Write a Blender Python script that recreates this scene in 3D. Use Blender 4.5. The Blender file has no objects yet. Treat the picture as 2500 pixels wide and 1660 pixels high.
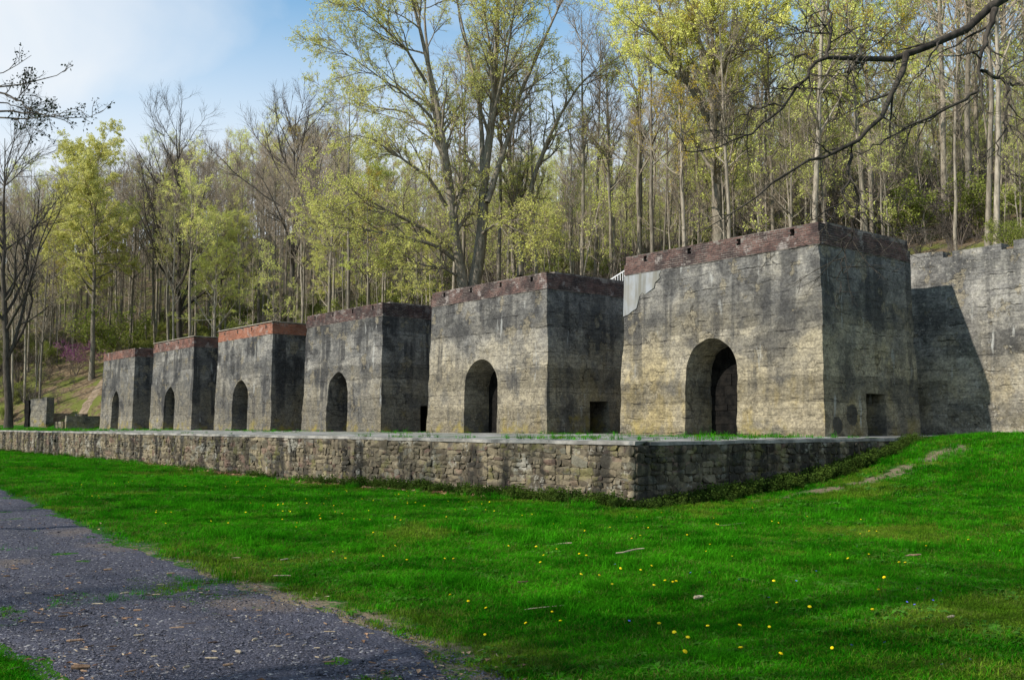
import bpy, math
import numpy as np
from mathutils import Vector, Matrix
R_ = math.radians
scene = bpy.context.scene
COL = scene.collection
rng = np.random.default_rng(7)

# ------------------------------------------------------------------ camera
CAM = np.array([17.387, -27.080, 0.368]); YAW = 0.8834; PIT = 0.057; FPX = 2357.5; SHF = 73.15
FW = np.array([-math.sin(YAW) * math.cos(PIT), math.cos(YAW) * math.cos(PIT), math.sin(PIT)])
RT = np.array([math.cos(YAW), math.sin(YAW), 0.0]); UP = np.cross(RT, FW)
cd = bpy.data.cameras.new('camera'); cam = bpy.data.objects.new('camera', cd); COL.objects.link(cam)
cam.matrix_world = Matrix(((RT[0], UP[0], -FW[0], CAM[0]), (RT[1], UP[1], -FW[1], CAM[1]),
                           (RT[2], UP[2], -FW[2], CAM[2]), (0, 0, 0, 1)))
cd.sensor_width = 36; cd.lens = 36 * FPX / 2500; cd.shift_y = SHF / 2500
cd.clip_start = 0.1; cd.clip_end = 3000
scene.camera = cam

# ------------------------------------------------------------------ light
SUN = np.array([0.22, 1.0, -0.652]); SUN /= np.linalg.norm(SUN)
w = bpy.data.worlds.new('World'); scene.world = w; w.use_nodes = True
SUN_EL = math.asin(-SUN[2]); SUN_ROT = math.atan2(-SUN[0], -SUN[1])
sd = bpy.data.lights.new('sun', 'SUN'); sd.energy = 4.9; sd.angle = R_(0.55); sd.color = (1.0, 0.93, 0.82)
so = bpy.data.objects.new('sun', sd); COL.objects.link(so)
so.rotation_euler = Vector(SUN).to_track_quat('-Z', 'Y').to_euler(); so.location = (0, -60, 60)
scene.view_settings.view_transform = 'Standard'; scene.view_settings.look = 'None'
scene.view_settings.exposure = 0.22; scene.view_settings.gamma = 1.0
scene.view_settings.use_curve_mapping = False


SKX, SKY_ = 2.89, 3.33


def build_world():
    nt = w.node_tree; n = nt.nodes; l = nt.links; n.clear()
    out = n.new('ShaderNodeOutputWorld'); bg = n.new('ShaderNodeBackground')
    sky = n.new('ShaderNodeTexSky'); sky.sky_type = 'NISHITA'; sky.sun_disc = False
    sky.sun_elevation = SUN_EL; sky.sun_rotation = SUN_ROT
    sky.air_density = 1.0; sky.dust_density = 0.3; sky.ozone_density = 0.6
    tc = n.new('ShaderNodeTexCoord')
    sep = n.new('ShaderNodeSeparateXYZ'); l.new(tc.outputs['Generated'], sep.inputs[0])
    add = n.new('ShaderNodeMath'); add.operation = 'ADD'; add.inputs[1].default_value = 0.22
    mx = n.new('ShaderNodeMath'); mx.operation = 'MAXIMUM'; mx.inputs[1].default_value = 0.0
    l.new(sep.outputs['Z'], mx.inputs[0]); l.new(mx.outputs[0], add.inputs[0])
    dv = n.new('ShaderNodeVectorMath'); dv.operation = 'DIVIDE'
    cb = n.new('ShaderNodeCombineXYZ')
    for i in range(3): l.new(add.outputs[0], cb.inputs[i])
    l.new(tc.outputs['Generated'], dv.inputs[0]); l.new(cb.outputs[0], dv.inputs[1])
    nz = n.new('ShaderNodeTexNoise'); nz.inputs['Scale'].default_value = 1.15; nz.inputs['Detail'].default_value = 7
    nz.inputs['Roughness'].default_value = 0.5; nz.inputs['Distortion'].default_value = 0.35
    mp = n.new('ShaderNodeMapping'); mp.inputs['Location'].default_value = (SKX, SKY_, 0.3)
    l.new(dv.outputs[0], mp.inputs[0]); l.new(mp.outputs[0], nz.inputs[0])
    rp = n.new('ShaderNodeValToRGB'); rp.color_ramp.elements[0].position = 0.44; rp.color_ramp.elements[1].position = 0.70
    l.new(nz.outputs[0], rp.inputs[0])
    # bright haze towards the horizon, all the way round
    hz = n.new('ShaderNodeMapRange'); hz.inputs['From Min'].default_value = 0.43; hz.inputs['From Max'].default_value = 0.25
    l.new(sep.outputs['Z'], hz.inputs[0])
    mxx = n.new('ShaderNodeMath'); mxx.operation = 'MAXIMUM'
    h2 = n.new('ShaderNodeMath'); h2.operation = 'MULTIPLY'; h2.inputs[1].default_value = 0.92
    l.new(hz.outputs[0], h2.inputs[0]); l.new(rp.outputs[0], mxx.inputs[0]); l.new(h2.outputs[0], mxx.inputs[1])
    mul = n.new('ShaderNodeMath'); mul.operation = 'MULTIPLY'; mul.inputs[1].default_value = 0.93; l.new(mxx.outputs[0], mul.inputs[0])
    tint = n.new('ShaderNodeMix'); tint.data_type = 'RGBA'; tint.blend_type = 'MULTIPLY'; tint.inputs[0].default_value = 1.0
    l.new(sky.outputs[0], tint.inputs[6]); tint.inputs[7].default_value = (0.62, 1.12, 1.24, 1)
    mix = n.new('ShaderNodeMix'); mix.data_type = 'RGBA'
    l.new(mul.outputs[0], mix.inputs['Factor']); l.new(tint.outputs[2], mix.inputs[6]); mix.inputs[7].default_value = (5.2, 5.4, 5.6, 1)
    l.new(mix.outputs[2], bg.inputs['Color']); bg.inputs['Strength'].default_value = 0.15
    l.new(bg.outputs[0], out.inputs['Surface'])


build_world()


def px_ray(x, y):
    return FW * FPX + RT * (x - 1250) - UP * (y - 830 - SHF)


def at_depth(x, y, d):
    return CAM + px_ray(x, y) * (d / FPX)


# ------------------------------------------------------------------ numeric helpers
def _hash(i, j, k, s):
    h = (i.astype(np.int64) * 374761393 + j.astype(np.int64) * 668265263 + k.astype(np.int64) * 2147483647 + s * 974634777) & 0xffffffff
    h = ((h ^ (h >> 13)) * 1274126177) & 0xffffffff
    h = ((h ^ (h >> 16)) * 2246822519) & 0xffffffff
    return ((h ^ (h >> 15)) & 0xffffff) / float(0xffffff)


def vnoise(p, s=0):
    p = np.asarray(p, float); f = np.floor(p); t = p - f; t = t * t * (3 - 2 * t); i = f.astype(np.int64)
    r = 0
    for a in (0, 1):
        for b in (0, 1):
            for c in (0, 1):
                wgt = (t[..., 0] if a else 1 - t[..., 0]) * (t[..., 1] if b else 1 - t[..., 1]) * (t[..., 2] if c else 1 - t[..., 2])
                r = r + wgt * _hash(i[..., 0] + a, i[..., 1] + b, i[..., 2] + c, s)
    return r * 2 - 1


def fbm(p, s=0, o=3):
    p = np.asarray(p, float)
    return sum(vnoise(p * 2 ** k, s + k) * 0.5 ** k for k in range(o))


def sstep(a, b, x):
    t = np.clip((x - a) / (b - a), 0, 1); return t * t * (3 - 2 * t)


def n2(x, y, sc, s=0, o=3):
    x = np.asarray(x, float); return fbm(np.stack([x * sc, np.asarray(y, float) * sc, 0 * x + 3.3], -1), s, o)


# ------------------------------------------------------------------ mesh / object helpers
def mk_mesh(name, V, faces, mats, midx=None, smooth=False):
    me = bpy.data.meshes.new(name); V = np.asarray(V, np.float32)
    if isinstance(faces, np.ndarray): faces = [faces]
    faces = [np.asarray(f, np.int32) for f in faces if len(f)]
    nl = sum(f.size for f in faces); nf = sum(len(f) for f in faces)
    me.vertices.add(len(V)); me.vertices.foreach_set('co', V.ravel())
    me.loops.add(nl); me.polygons.add(nf)
    me.loops.foreach_set('vertex_index', np.concatenate([f.ravel() for f in faces]))
    st = []; o = 0
    for f in faces:
        st.append(o + np.arange(len(f)) * f.shape[1]); o += f.size
    me.polygons.foreach_set('loop_start', np.concatenate(st).astype(np.int32))
    if midx is not None: me.polygons.foreach_set('material_index', np.asarray(midx, np.int32))
    me.polygons.foreach_set('use_smooth', np.full(nf, bool(smooth)))
    for m in (mats if isinstance(mats, (list, tuple)) else [mats]): me.materials.append(m)
    me.update(calc_edges=True); me.validate()
    return me


def link(name, me, parent=None, loc=(0, 0, 0), rotz=0.0, sc=None):
    o = bpy.data.objects.new(name, me); COL.objects.link(o)
    if parent is not None: o.parent = parent
    o.location = loc
    if rotz: o.rotation_euler = (0, 0, rotz)
    if sc is not None: o.scale = sc if hasattr(sc, '__len__') else (sc, sc, sc)
    return o


def tag(o, label=None, cat=None, group=None, kind=None):
    if label: o['label'] = label
    if cat: o['category'] = cat
    if group: o['group'] = group
    if kind: o['kind'] = kind
    return o


def empty(name, loc, rotz=0.0, sc=1.0):
    o = bpy.data.objects.new(name, None); COL.objects.link(o); o.location = loc
    o.rotation_euler = (0, 0, rotz); o.scale = (sc, sc, sc); o.empty_display_size = 0.3
    return o


class MB:
    """collects geometry; build() links ONE mesh object"""
    def __init__(s): s.V = []; s.Q = []; s.T = []; s.n = 0
    def add(s, V, Q=None, T=None):
        V = np.asarray(V, float).reshape(-1, 3); s.V.append(V)
        if Q is not None and len(Q): s.Q.append(np.asarray(Q) + s.n)
        if T is not None and len(T): s.T.append(np.asarray(T) + s.n)
        s.n += len(V); return s
    def box(s, x0, x1, y0, y1, z0, z1):
        V = [(x, y, z) for z in (z0, z1) for y in (y0, y1) for x in (x0, x1)]
        return s.add(V, [(0, 2, 3, 1), (4, 5, 7, 6), (0, 1, 5, 4), (2, 6, 7, 3), (0, 4, 6, 2), (1, 3, 7, 5)])
    def tube(s, P, Rr, sides=6):
        V, Q = tubes(np.asarray(P, float)[None], np.asarray(Rr, float)[None], sides); return s.add(V, Q)
    def arrays(s):
        V = np.concatenate(s.V); f = []
        if s.Q: f.append(np.concatenate(s.Q))
        if s.T: f.append(np.concatenate(s.T))
        return V, f
    def mesh(s, name, mats, smooth=False):
        V, f = s.arrays(); return mk_mesh(name, V, f, mats, None, smooth)
    def build(s, name, mats, parent=None, loc=(0, 0, 0), smooth=False):
        return link(name, s.mesh(name, mats, smooth), parent, loc)


def grid_faces(nr, nc, off=0, flip=False, mask=None):
    i = np.arange(nr - 1)[:, None] * nc + np.arange(nc - 1)[None]
    q = np.stack([i, i + 1, i + nc + 1, i + nc], -1)
    q = q[mask] if mask is not None else q.reshape(-1, 4)
    return (q[:, ::-1] if flip else q) + off


def unit(v): return v / (np.linalg.norm(v, axis=-1, keepdims=True) + 1e-12)


def tubes(P, Rr, sides):
    N, K, _ = P.shape
    T = np.empty_like(P); T[:, 1:-1] = P[:, 2:] - P[:, :-2]; T[:, 0] = P[:, 1] - P[:, 0]; T[:, -1] = P[:, -1] - P[:, -2]
    T = unit(T); avg = unit(P[:, -1] - P[:, 0])
    ref = np.where(np.abs(avg[:, 2:3]) > 0.8, np.array([[1.0, 0.13, 0]]), np.array([[0.1, 0.0, 1.0]]))
    U = unit(np.cross(T, ref[:, None])); W = np.cross(T, U)
    a = np.arange(sides) * 2 * math.pi / sides
    V = P[:, :, None] + Rr[:, :, None, None] * (U[:, :, None] * np.cos(a)[None, None, :, None] + W[:, :, None] * np.sin(a)[None, None, :, None])
    base = (np.arange(N)[:, None, None] * K + np.arange(K - 1)[None, :, None]) * sides
    j = np.arange(sides)[None, None]; j2 = (j + 1) % sides
    Q = np.stack([base + j, base + j2, base + sides + j2, base + sides + j], -1).reshape(-1, 4)
    return V.reshape(-1, 3), Q


# ------------------------------------------------------------------ shader helpers
class NT:
    def __init__(s, name):
        s.m = bpy.data.materials.new(name); s.m.use_nodes = True; s.t = s.m.node_tree; s.t.nodes.clear()
        s.out = s.t.nodes.new('ShaderNodeOutputMaterial'); s._pos = None
    def node(s, t, **k):
        n = s.t.nodes.new(t)
        for a, b in k.items(): setattr(n, a, b)
        return n
    def set(s, sock, v):
        if isinstance(v, bpy.types.NodeSocket): s.t.links.new(v, sock)
        elif v is not None:
            if hasattr(sock.default_value, '__len__') and not hasattr(v, '__len__'): v = (v,) * len(sock.default_value)
            if hasattr(sock.default_value, '__len__') and len(sock.default_value) == 4 and len(v) == 3: v = (*v, 1)
            sock.default_value = v
    def pos(s):
        if s._pos is None: s._pos = s.node('ShaderNodeNewGeometry').outputs['Position']
        return s._pos
    def local(s): return s.node('ShaderNodeTexCoord').outputs['Object']
    def rnd(s): return s.node('ShaderNodeObjectInfo').outputs['Random']
    def vmul(s, v, k):
        n = s.node('ShaderNodeVectorMath', operation='MULTIPLY'); s.set(n.inputs[0], v); s.set(n.inputs[1], k); return n.outputs[0]
    def vadd(s, v, k):
        n = s.node('ShaderNodeVectorMath', operation='ADD'); s.set(n.inputs[0], v); s.set(n.inputs[1], k); return n.outputs[0]
    def noise(s, v, scale, detail=3, rough=0.55, dist=0.0, color=False):
        n = s.node('ShaderNodeTexNoise'); s.set(n.inputs['Vector'], v); s.set(n.inputs['Scale'], scale)
        n.inputs['Detail'].default_value = detail; n.inputs['Roughness'].default_value = rough; n.inputs['Distortion'].default_value = dist
        return n.outputs[1 if color else 0]
    def voro(s, v, scale, feature='F1', out=0):
        n = s.node('ShaderNodeTexVoronoi', feature=feature); s.set(n.inputs['Vector'], v); s.set(n.inputs['Scale'], scale); return n.outputs[out]
    def math(s, op, a, b=None, clamp=False):
        n = s.node('ShaderNodeMath', operation=op, use_clamp=clamp); s.set(n.inputs[0], a)
        if b is not None: s.set(n.inputs[1], b)
        return n.outputs[0]
    def mr(s, v, a, b, c=0.0, d=1.0):
        n = s.node('ShaderNodeMapRange', interpolation_type='SMOOTHSTEP'); s.set(n.inputs[0], v)
        for i, q in enumerate((a, b, c, d)): s.set(n.inputs[i + 1], q)
        return n.outputs[0]
    def mix(s, f, a, b, mode='MIX'):
        n = s.node('ShaderNodeMix', data_type='RGBA', blend_type=mode); s.set(n.inputs[0], f); s.set(n.inputs[6], a); s.set(n.inputs[7], b); return n.outputs[2]
    def sep(s, v):
        n = s.node('ShaderNodeSeparateXYZ'); s.set(n.inputs[0], v); return n.outputs
    def scale(s, c, k):  # colour times value
        n = s.node('ShaderNodeVectorMath', operation='SCALE'); s.set(n.inputs[0], c); s.set(n.inputs['Scale'], k); return n.outputs[0]
    def bump(s, h, dist, strength=1.0, prev=None):
        n = s.node('ShaderNodeBump'); s.set(n.inputs['Height'], h); n.inputs['Distance'].default_value = dist; n.inputs['Strength'].default_value = strength
        if prev is not None: s.set(n.inputs['Normal'], prev)
        return n.outputs[0]
    def bsdf(s, col, rough=0.9, normal=None, spec=0.2):
        b = s.node('ShaderNodeBsdfPrincipled'); s.set(b.inputs['Base Color'], col); s.set(b.inputs['Roughness'], rough)
        b.inputs['Specular IOR Level'].default_value = spec
        if normal is not None: s.set(b.inputs['Normal'], normal)
        s.t.links.new(b.outputs[0], s.out.inputs[0]); return s.m
    def leaf(s, col, tcol, tr=0.4, rough=0.6):
        d = s.node('ShaderNodeBsdfDiffuse'); s.set(d.inputs[0], col)
        t = s.node('ShaderNodeBsdfTranslucent'); s.set(t.inputs[0], tcol)
        mx = s.node('ShaderNodeMixShader'); mx.inputs[0].default_value = tr
        s.t.links.new(d.outputs[0], mx.inputs[1]); s.t.links.new(t.outputs[0], mx.inputs[2])
        s.t.links.new(mx.outputs[0], s.out.inputs[0]); return s.m


def concrete(name, dark=1.0, warm=1.0, spots=None, lichen=1.0, gain=1.0):
    s = NT(name); p = s.pos(); xyz = s.sep(p); z = xyz[2]
    n1 = s.noise(p, 0.45, 4, 0.6); n2_ = s.noise(p, 2.2, 6, 0.65); n3 = s.noise(p, 13, 5, 0.75)
    zz = s.math('ADD', z, s.math('MULTIPLY', s.math('SUBTRACT', n1, 0.5), 6.0))
    low = s.math('MULTIPLY', s.mr(zz, 4.8 + 1.4 * (warm > 0.7), 1.4), warm)
    c = s.mix(low, (0.20, 0.192, 0.176), (0.275, 0.238, 0.165))
    oc = s.math('MULTIPLY', s.mr(s.noise(s.vmul(s.vadd(p, (17, 23, 5)), (1, 1, 0.45)), 0.8, 7, 0.64), 0.50, 0.62), s.mr(z, 5.0, 1.0))
    c = s.mix(s.math('MULTIPLY', oc, 0.5 * warm), c, (0.27, 0.205, 0.075))
    c = s.mix(1.0, c, s.mix(s.mr(n2_, 0.3, 0.7), (0.78, 0.78, 0.79), (1.2, 1.19, 1.16)), 'MULTIPLY')
    # every lift of the formwork weathers to its own tone
    zl = s.math('ADD', z, s.math('MULTIPLY', s.noise(s.vmul(p, (0.9, 0.9, 0.4)), 1.0, 4, 0.6), 0.34))
    wn = s.node('ShaderNodeTexWhiteNoise', noise_dimensions='1D'); s.set(wn.inputs['W'], s.math('ADD', s.math('FLOOR', s.math('ADD', s.math('DIVIDE', zl, 0.86), 0.5)), s.math('FLOOR', s.math('DIVIDE', xyz[0], 12.0))))
    c = s.scale(c, s.mr(wn.outputs['Value'], 0, 1, 0.70, 1.2))
    # ragged dark weathering
    bl = s.noise(s.vadd(p, (3, 50, 9)), 0.52, 9, 0.60); top = s.mr(z, 0.3, 6.2, -0.055, 0.03)
    c = s.mix(s.math('MULTIPLY', s.mr(s.math('ADD', bl, top), 0.475, 0.53), 0.62 * dark), c, (0.085, 0.086, 0.088))
    c = s.mix(s.math('MULTIPLY', s.mr(s.math('ADD', bl, top), 0.555, 0.60), 0.7 * dark), c, (0.035, 0.035, 0.036))
    # water runs
    st = s.noise(s.vmul(p, (1.7, 1.7, 0.075)), 1.0, 3, 0.5); st2 = s.noise(s.vmul(p, (6.0, 6.0, 0.22)), 1.0, 3, 0.6)
    env = s.mr(s.math('ADD', s.noise(s.vadd(p, (31, 7, 2)), 0.45, 3, 0.5), s.mr(z, 0.0, 6.0, -0.12, 0.08)), 0.41, 0.57)
    run = s.mr(s.math('ADD', s.math('MULTIPLY', st, 0.8), s.math('MULTIPLY', st2, 0.2)), 0.485, 0.58)
    c = s.mix(s.math('MULTIPLY', s.math('MULTIPLY', run, env), 0.85 * dark), c, s.mix(n2_, (0.026, 0.026, 0.028), (0.065, 0.065, 0.066)))
    # patches where the skin has come away
    fl = s.noise(s.vadd(p, (11, 3, 40)), 1.0, 8, 0.64)
    flm = s.mr(fl, 0.575, 0.605)
    c = s.mix(s.math('MULTIPLY', flm, 0.6), c, s.mix(n3, (0.13, 0.113, 0.08), (0.33, 0.285, 0.20)))
    c = s.mix(1.0, c, s.mix(s.mr(n3, 0.3, 0.7), (0.62, 0.62, 0.62), (1.32, 1.32, 1.32)), 'MULTIPLY')
    c = s.mix(1.0, c, s.mix(s.mr(s.noise(s.vmul(p, (1, 1, 1.6)), 4.2, 7, 0.7), 0.34, 0.66), (0.74, 0.74, 0.76), (1.16, 1.15, 1.13)), 'MULTIPLY')
    # lime bloom
    wb = s.noise(s.vmul(s.vadd(p, (70, 0, 0)), (2.6, 2.6, 0.5)), 1.0, 5, 0.6)
    c = s.mix(s.math('MULTIPLY', s.mr(wb, 0.63, 0.73), 0.6), c, (0.42, 0.42, 0.40))
    # lift joints and board marks
    wob = s.noise(s.vmul(p, (0.9, 0.9, 0.4)), 1.0, 4, 0.6)
    zj = s.math('ADD', s.math('ADD', z, s.math('MULTIPLY', wob, 0.34)), s.math('MULTIPLY', s.noise(p, 5.5, 4, 0.7), 0.10))
    fj = s.math('ABSOLUTE', s.math('SUBTRACT', s.math('FRACT', s.math('DIVIDE', zj, 0.57)), 0.5))
    brk = s.mr(s.noise(s.vmul(p, (1.5, 1.5, 3)), 1.0, 4, 0.65), 0.44, 0.64)
    jn = s.math('MULTIPLY', s.mr(fj, s.math('MULTIPLY', brk, 0.040), 0.004), brk)
    zb = s.math('ADD', z, s.math('MULTIPLY', s.noise(s.vmul(p, (1.5, 1.5, 0.6)), 1.0, 5, 0.65), 0.10))
    fb = s.math('ABSOLUTE', s.math('SUBTRACT', s.math('FRACT', s.math('DIVIDE', zb, 0.215)), 0.5))
    bd = s.math('MULTIPLY', s.mr(fb, 0.055, 0.01), s.mr(s.noise(s.vmul(p, (0.8, 0.8, 5)), 1.0, 2), 0.40, 0.62))
    # meandering cracks
    cr = s.voro(s.vadd(s.vmul(p, (0.55, 0.55, 1.0)), s.scale(s.noise(p, 1.6, 5, 0.65, color=True), 0.9)), 0.75, 'DISTANCE_TO_EDGE')
    crk = s.math('MULTIPLY', s.mr(cr, 0.011, 0.002), s.mr(s.noise(p, 0.7, 2), 0.55, 0.62))
    dk = s.math('MAXIMUM', s.math('MAXIMUM', s.math('MULTIPLY', jn, 0.88), s.math('MULTIPLY', bd, 0.36)), s.math('MULTIPLY', crk, 0.6))
    c = s.mix(dk, c, (0.022, 0.02, 0.018))
    pit = s.mr(s.voro(p, 9.0), 0.10, 0.05)
    pitm = s.math('MULTIPLY', pit, s.mr(s.noise(p, 1.3, 3), 0.44, 0.58))
    c = s.mix(s.math('MULTIPLY', pitm, 0.8), c, (0.03, 0.028, 0.025))
    # yellow lichen on the foot
    ln = s.noise(s.vadd(p, (0, 90, 0)), 1.1, 5, 0.6)
    lz = s.mr(s.math('SUBTRACT', z, s.math('MULTIPLY', s.math('SUBTRACT', ln, 0.5), 3.2)), 0.85, 0.1)
    lm = s.math('MULTIPLY', s.math('MULTIPLY', lz, s.mr(s.noise(p, 0.9, 6, 0.66), 0.47, 0.62)), 0.62 * lichen)
    c = s.mix(lm, c, s.mix(ln, (0.22, 0.185, 0.05), (0.32, 0.24, 0.035)))
    if spots:
        for (q, r) in spots:
            d = s.node('ShaderNodeVectorMath', operation='DISTANCE'); s.set(d.inputs[0], s.vadd(p, s.scale(s.noise(p, 3, 4, color=True), 0.22))); d.inputs[1].default_value = [a + 0.11 for a in q]
            c = s.mix(s.mr(d.outputs['Value'], r, r * 0.8, 0, 0.85), c, (0.04, 0.04, 0.04))
    c = s.scale(c, gain)
    if gain > 1.0:
        c = s.mix(s.math('MULTIPLY', s.mr(s.noise(p, 5, 6, 0.8), 0.57, 0.64), 0.55), c, (0.46, 0.43, 0.37))
    h = s.math('ADD', s.math('MULTIPLY', n3, 0.35), s.math('MULTIPLY', n2_, 0.5))
    h = s.math('SUBTRACT', h, s.math('ADD', s.math('MULTIPLY', jn, 0.9), s.math('ADD', s.math('MULTIPLY', bd, 0.3), s.math('MULTIPLY', crk, 0.9))))
    h = s.math('SUBTRACT', h, s.math('ADD', s.math('MULTIPLY', flm, 0.45), s.math('MULTIPLY', pitm, 0.5)))
    nb = s.bump(h, 0.05, 0.9)
    nb = s.bump(s.noise(p, 34, 4, 0.75), 0.012, 0.8, nb)
    return s.bsdf(c, 0.93, nb, 0.12)


def brick_mat(name, a, b, white=0.5, stain=0.82):
    s = NT(name); p = s.pos(); r = s.rnd()
    cell = s.voro(s.vmul(p, (4.6, 4.6, 13)), 1.0, 'F1', 1)
    rr = s.math('FRACT', s.math('ADD', r, s.sep(cell)[0]))
    c = s.mix(rr, a, b)
    c = s.mix(1.0, c, s.mix(s.noise(p, 12, 4, 0.7), (0.55, 0.55, 0.55), (1.4, 1.4, 1.4)), 'MULTIPLY')
    c = s.mix(s.math('MULTIPLY', s.mr(s.noise(s.vadd(p, (8, 4, 1)), 1.0, 5, 0.65), 0.41, 0.58), stain), c, (0.03, 0.025, 0.026))
    c = s.mix(s.math('MULTIPLY', s.mr(s.noise(s.vadd(p, (1, 44, 1)), 1.3, 5, 0.65), 0.58, 0.66), white), c, (0.36, 0.32, 0.30))
    return s.bsdf(c, 0.9, s.bump(s.noise(p, 40, 3, 0.7), 0.008, 0.7), 0.15)


def mortar_mat(name, a=(0.22, 0.19, 0.17), b=(0.07, 0.058, 0.055)):
    s = NT(name); p = s.pos()
    c = s.mix(s.mr(s.noise(p, 2.4, 5, 0.65), 0.38, 0.62), b, a)
    return s.bsdf(c, 0.95, s.bump(s.noise(p, 30, 4, 0.7), 0.012, 0.8), 0.1)


def stone_mat(name):
    s = NT(name); p = s.pos(); r = s.rnd()
    cell = s.voro(s.vmul(p, (2.0, 2.0, 4.0)), 1.0, 'F1', 1)
    rr = s.math('FRACT', s.math('ADD', r, s.sep(cell)[1]))
    n1 = s.noise(p, 3.2, 5, 0.65); n2_ = s.noise(p, 14, 5, 0.7)
    c = s.mix(s.mr(rr, 0.05, 0.95), (0.098, 0.081, 0.060), (0.235, 0.196, 0.136))
    c = s.mix(s.mr(s.math('FRACT', s.math('MULTIPLY', rr, 7.3)), 0.8, 0.98, 0, 0.7), c, (0.17, 0.105, 0.088))
    c = s.mix(s.mr(s.math('FRACT', s.math('MULTIPLY', rr, 3.7)), 0.7, 0.95, 0, 0.6), c, (0.13, 0.135, 0.12))
    c = s.mix(1.0, c, s.mix(n1, (0.45, 0.45, 0.45), (1.5, 1.5, 1.45)), 'MULTIPLY')
    c = s.mix(1.0, c, s.mix(n2_, (0.6, 0.6, 0.6), (1.4, 1.4, 1.4)), 'MULTIPLY')
    c = s.mix(s.math('MULTIPLY', s.mr(s.noise(s.vmul(s.vadd(p, (5, 5, 5)), (1, 1, 0.12)), 1.3, 5, 0.6), 0.46, 0.58), 0.85), c, (0.026, 0.025, 0.023))
    c = s.mix(s.math('MULTIPLY', s.mr(s.noise(s.vadd(p, (40, 5, 5)), 1.1, 8, 0.78), 0.56, 0.62), 0.65), c, (0.38, 0.36, 0.31))
    c = s.mix(s.math('MULTIPLY', s.mr(s.noise(s.vadd(p, (4, 55, 5)), 2.0, 4, 0.6), 0.56, 0.66), 0.35), c, (0.20, 0.19, 0.05))
    nb = s.bump(s.math('ADD', n1, s.math('MULTIPLY', n2_, 0.5)), 0.09, 1.0)
    return s.bsdf(c, 0.93, s.bump(s.noise(p, 45, 3, 0.7), 0.008, 0.6, nb), 0.12)


def simple(name, a, b, scale=4.0, rough=0.9, bump=0.01, bs=30, objrand=0.0):
    s = NT(name); p = s.pos()
    c = s.mix(s.mr(s.noise(p, scale, 4, 0.65), 0.35, 0.65), a, b)
    if objrand: c = s.scale(c, s.mr(s.rnd(), 0, 1, 1 - objrand, 1 + objrand))
    return s.bsdf(c, rough, s.bump(s.noise(p, bs, 4, 0.7), bump, 0.8), 0.15)


def bark_mat(name, a, b, mossy=0.25):
    s = NT(name); p = s.pos(); r = s.rnd()
    n = s.noise(s.vmul(p, (1, 1, 0.22)), 9, 5, 0.7)
    c = s.mix(s.mr(n, 0.33, 0.66), a, b)
    c = s.mix(s.math('MULTIPLY', s.mr(s.noise(p, 0.9, 4, 0.6), 0.48, 0.64), mossy), c, (0.16, 0.165, 0.12))
    c = s.scale(c, s.mr(r, 0, 1, 0.72, 1.3))
    return s.bsdf(c, 0.92, s.bump(n, 0.03, 0.8), 0.1)


def leaf_mat(name, a, b, tr=0.4, var=0.2):
    s = NT(name); p = s.pos(); r = s.rnd()
    c = s.mix(s.mr(s.noise(p, 1.1, 3, 0.6), 0.3, 0.7), a, b)
    c = s.mix(1.0, c, s.mix(s.noise(p, 7, 2), (0.7, 0.7, 0.7), (1.3, 1.3, 1.3)), 'MULTIPLY')
    c = s.scale(c, s.mr(r, 0, 1, 1 - var, 1 + var))
    return s.leaf(c, c, tr)


M = {}
M['concrete_a'] = concrete('concrete_weathered', 0.72, 0.95, [((-0.15, 1.62, 0.70), 0.42), ((-0.1, 0.72, 0.36), 0.33)], 0.6)
M['concrete_b'] = concrete('concrete_stained', 0.82, 0.75)
M['concrete_c'] = concrete('concrete_blackened', 0.96, 0.35, None, 1.2, 0.9)
M['concrete_w'] = concrete('concrete_rubble_wall', 0.6, 0.55, None, 0.0, 1.2)
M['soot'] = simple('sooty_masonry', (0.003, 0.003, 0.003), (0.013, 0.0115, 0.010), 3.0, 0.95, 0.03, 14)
def _render():
    s = NT('smooth_render'); p = s.pos(); a = s.noise(s.vmul(p, (3.2, 3.2, 0.35)), 1.0, 5, 0.6); b = s.noise(p, 1.1, 4, 0.6)
    c = s.mix(s.mr(a, 0.35, 0.65), (0.15, 0.145, 0.122), (0.27, 0.282, 0.298)); c = s.mix(s.mr(b, 0.45, 0.65, 0, 0.5), c, (0.20, 0.185, 0.15))
    return s.bsdf(c, 0.85, s.bump(s.noise(p, 12, 4, 0.7), 0.008, 0.6), 0.15)


M['render'] = _render()
M['brick_dark'] = brick_mat('brick_purple', (0.078, 0.050, 0.046), (0.155, 0.092, 0.078), 0.65)
M['brick_black'] = brick_mat('brick_blackened', (0.045, 0.03, 0.03), (0.12, 0.062, 0.052), 0.3)
M['brick_red'] = brick_mat('brick_orange', (0.26, 0.095, 0.055), (0.38, 0.16, 0.095), 0.4, 0.3)
M['brick_mid'] = brick_mat('brick_brown_red', (0.15, 0.068, 0.053), (0.25, 0.12, 0.09), 0.5, 0.6)
M['mortar'] = mortar_mat('mortar')
M['coping'] = simple('pale_coping', (0.26, 0.23, 0.19), (0.42, 0.38, 0.31), 3)
M['stone'] = stone_mat('rubble_stone')
M['wallmortar'] = mortar_mat('lime_mortar', (0.15, 0.125, 0.09), (0.045, 0.038, 0.03))
M['slab'] = simple('platform_concrete', (0.13, 0.125, 0.115), (0.30, 0.285, 0.26), 1.5)
M['white'] = simple('white_paint', (0.72, 0.73, 0.75), (0.8, 0.8, 0.8), 4, 0.5, 0.001)
M['bark'] = bark_mat('grey_bark', (0.13, 0.11, 0.085), (0.31, 0.27, 0.215))
M['bark_dark'] = bark_mat('dark_bark', (0.035, 0.03, 0.026), (0.10, 0.085, 0.07), 0.1)
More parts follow.
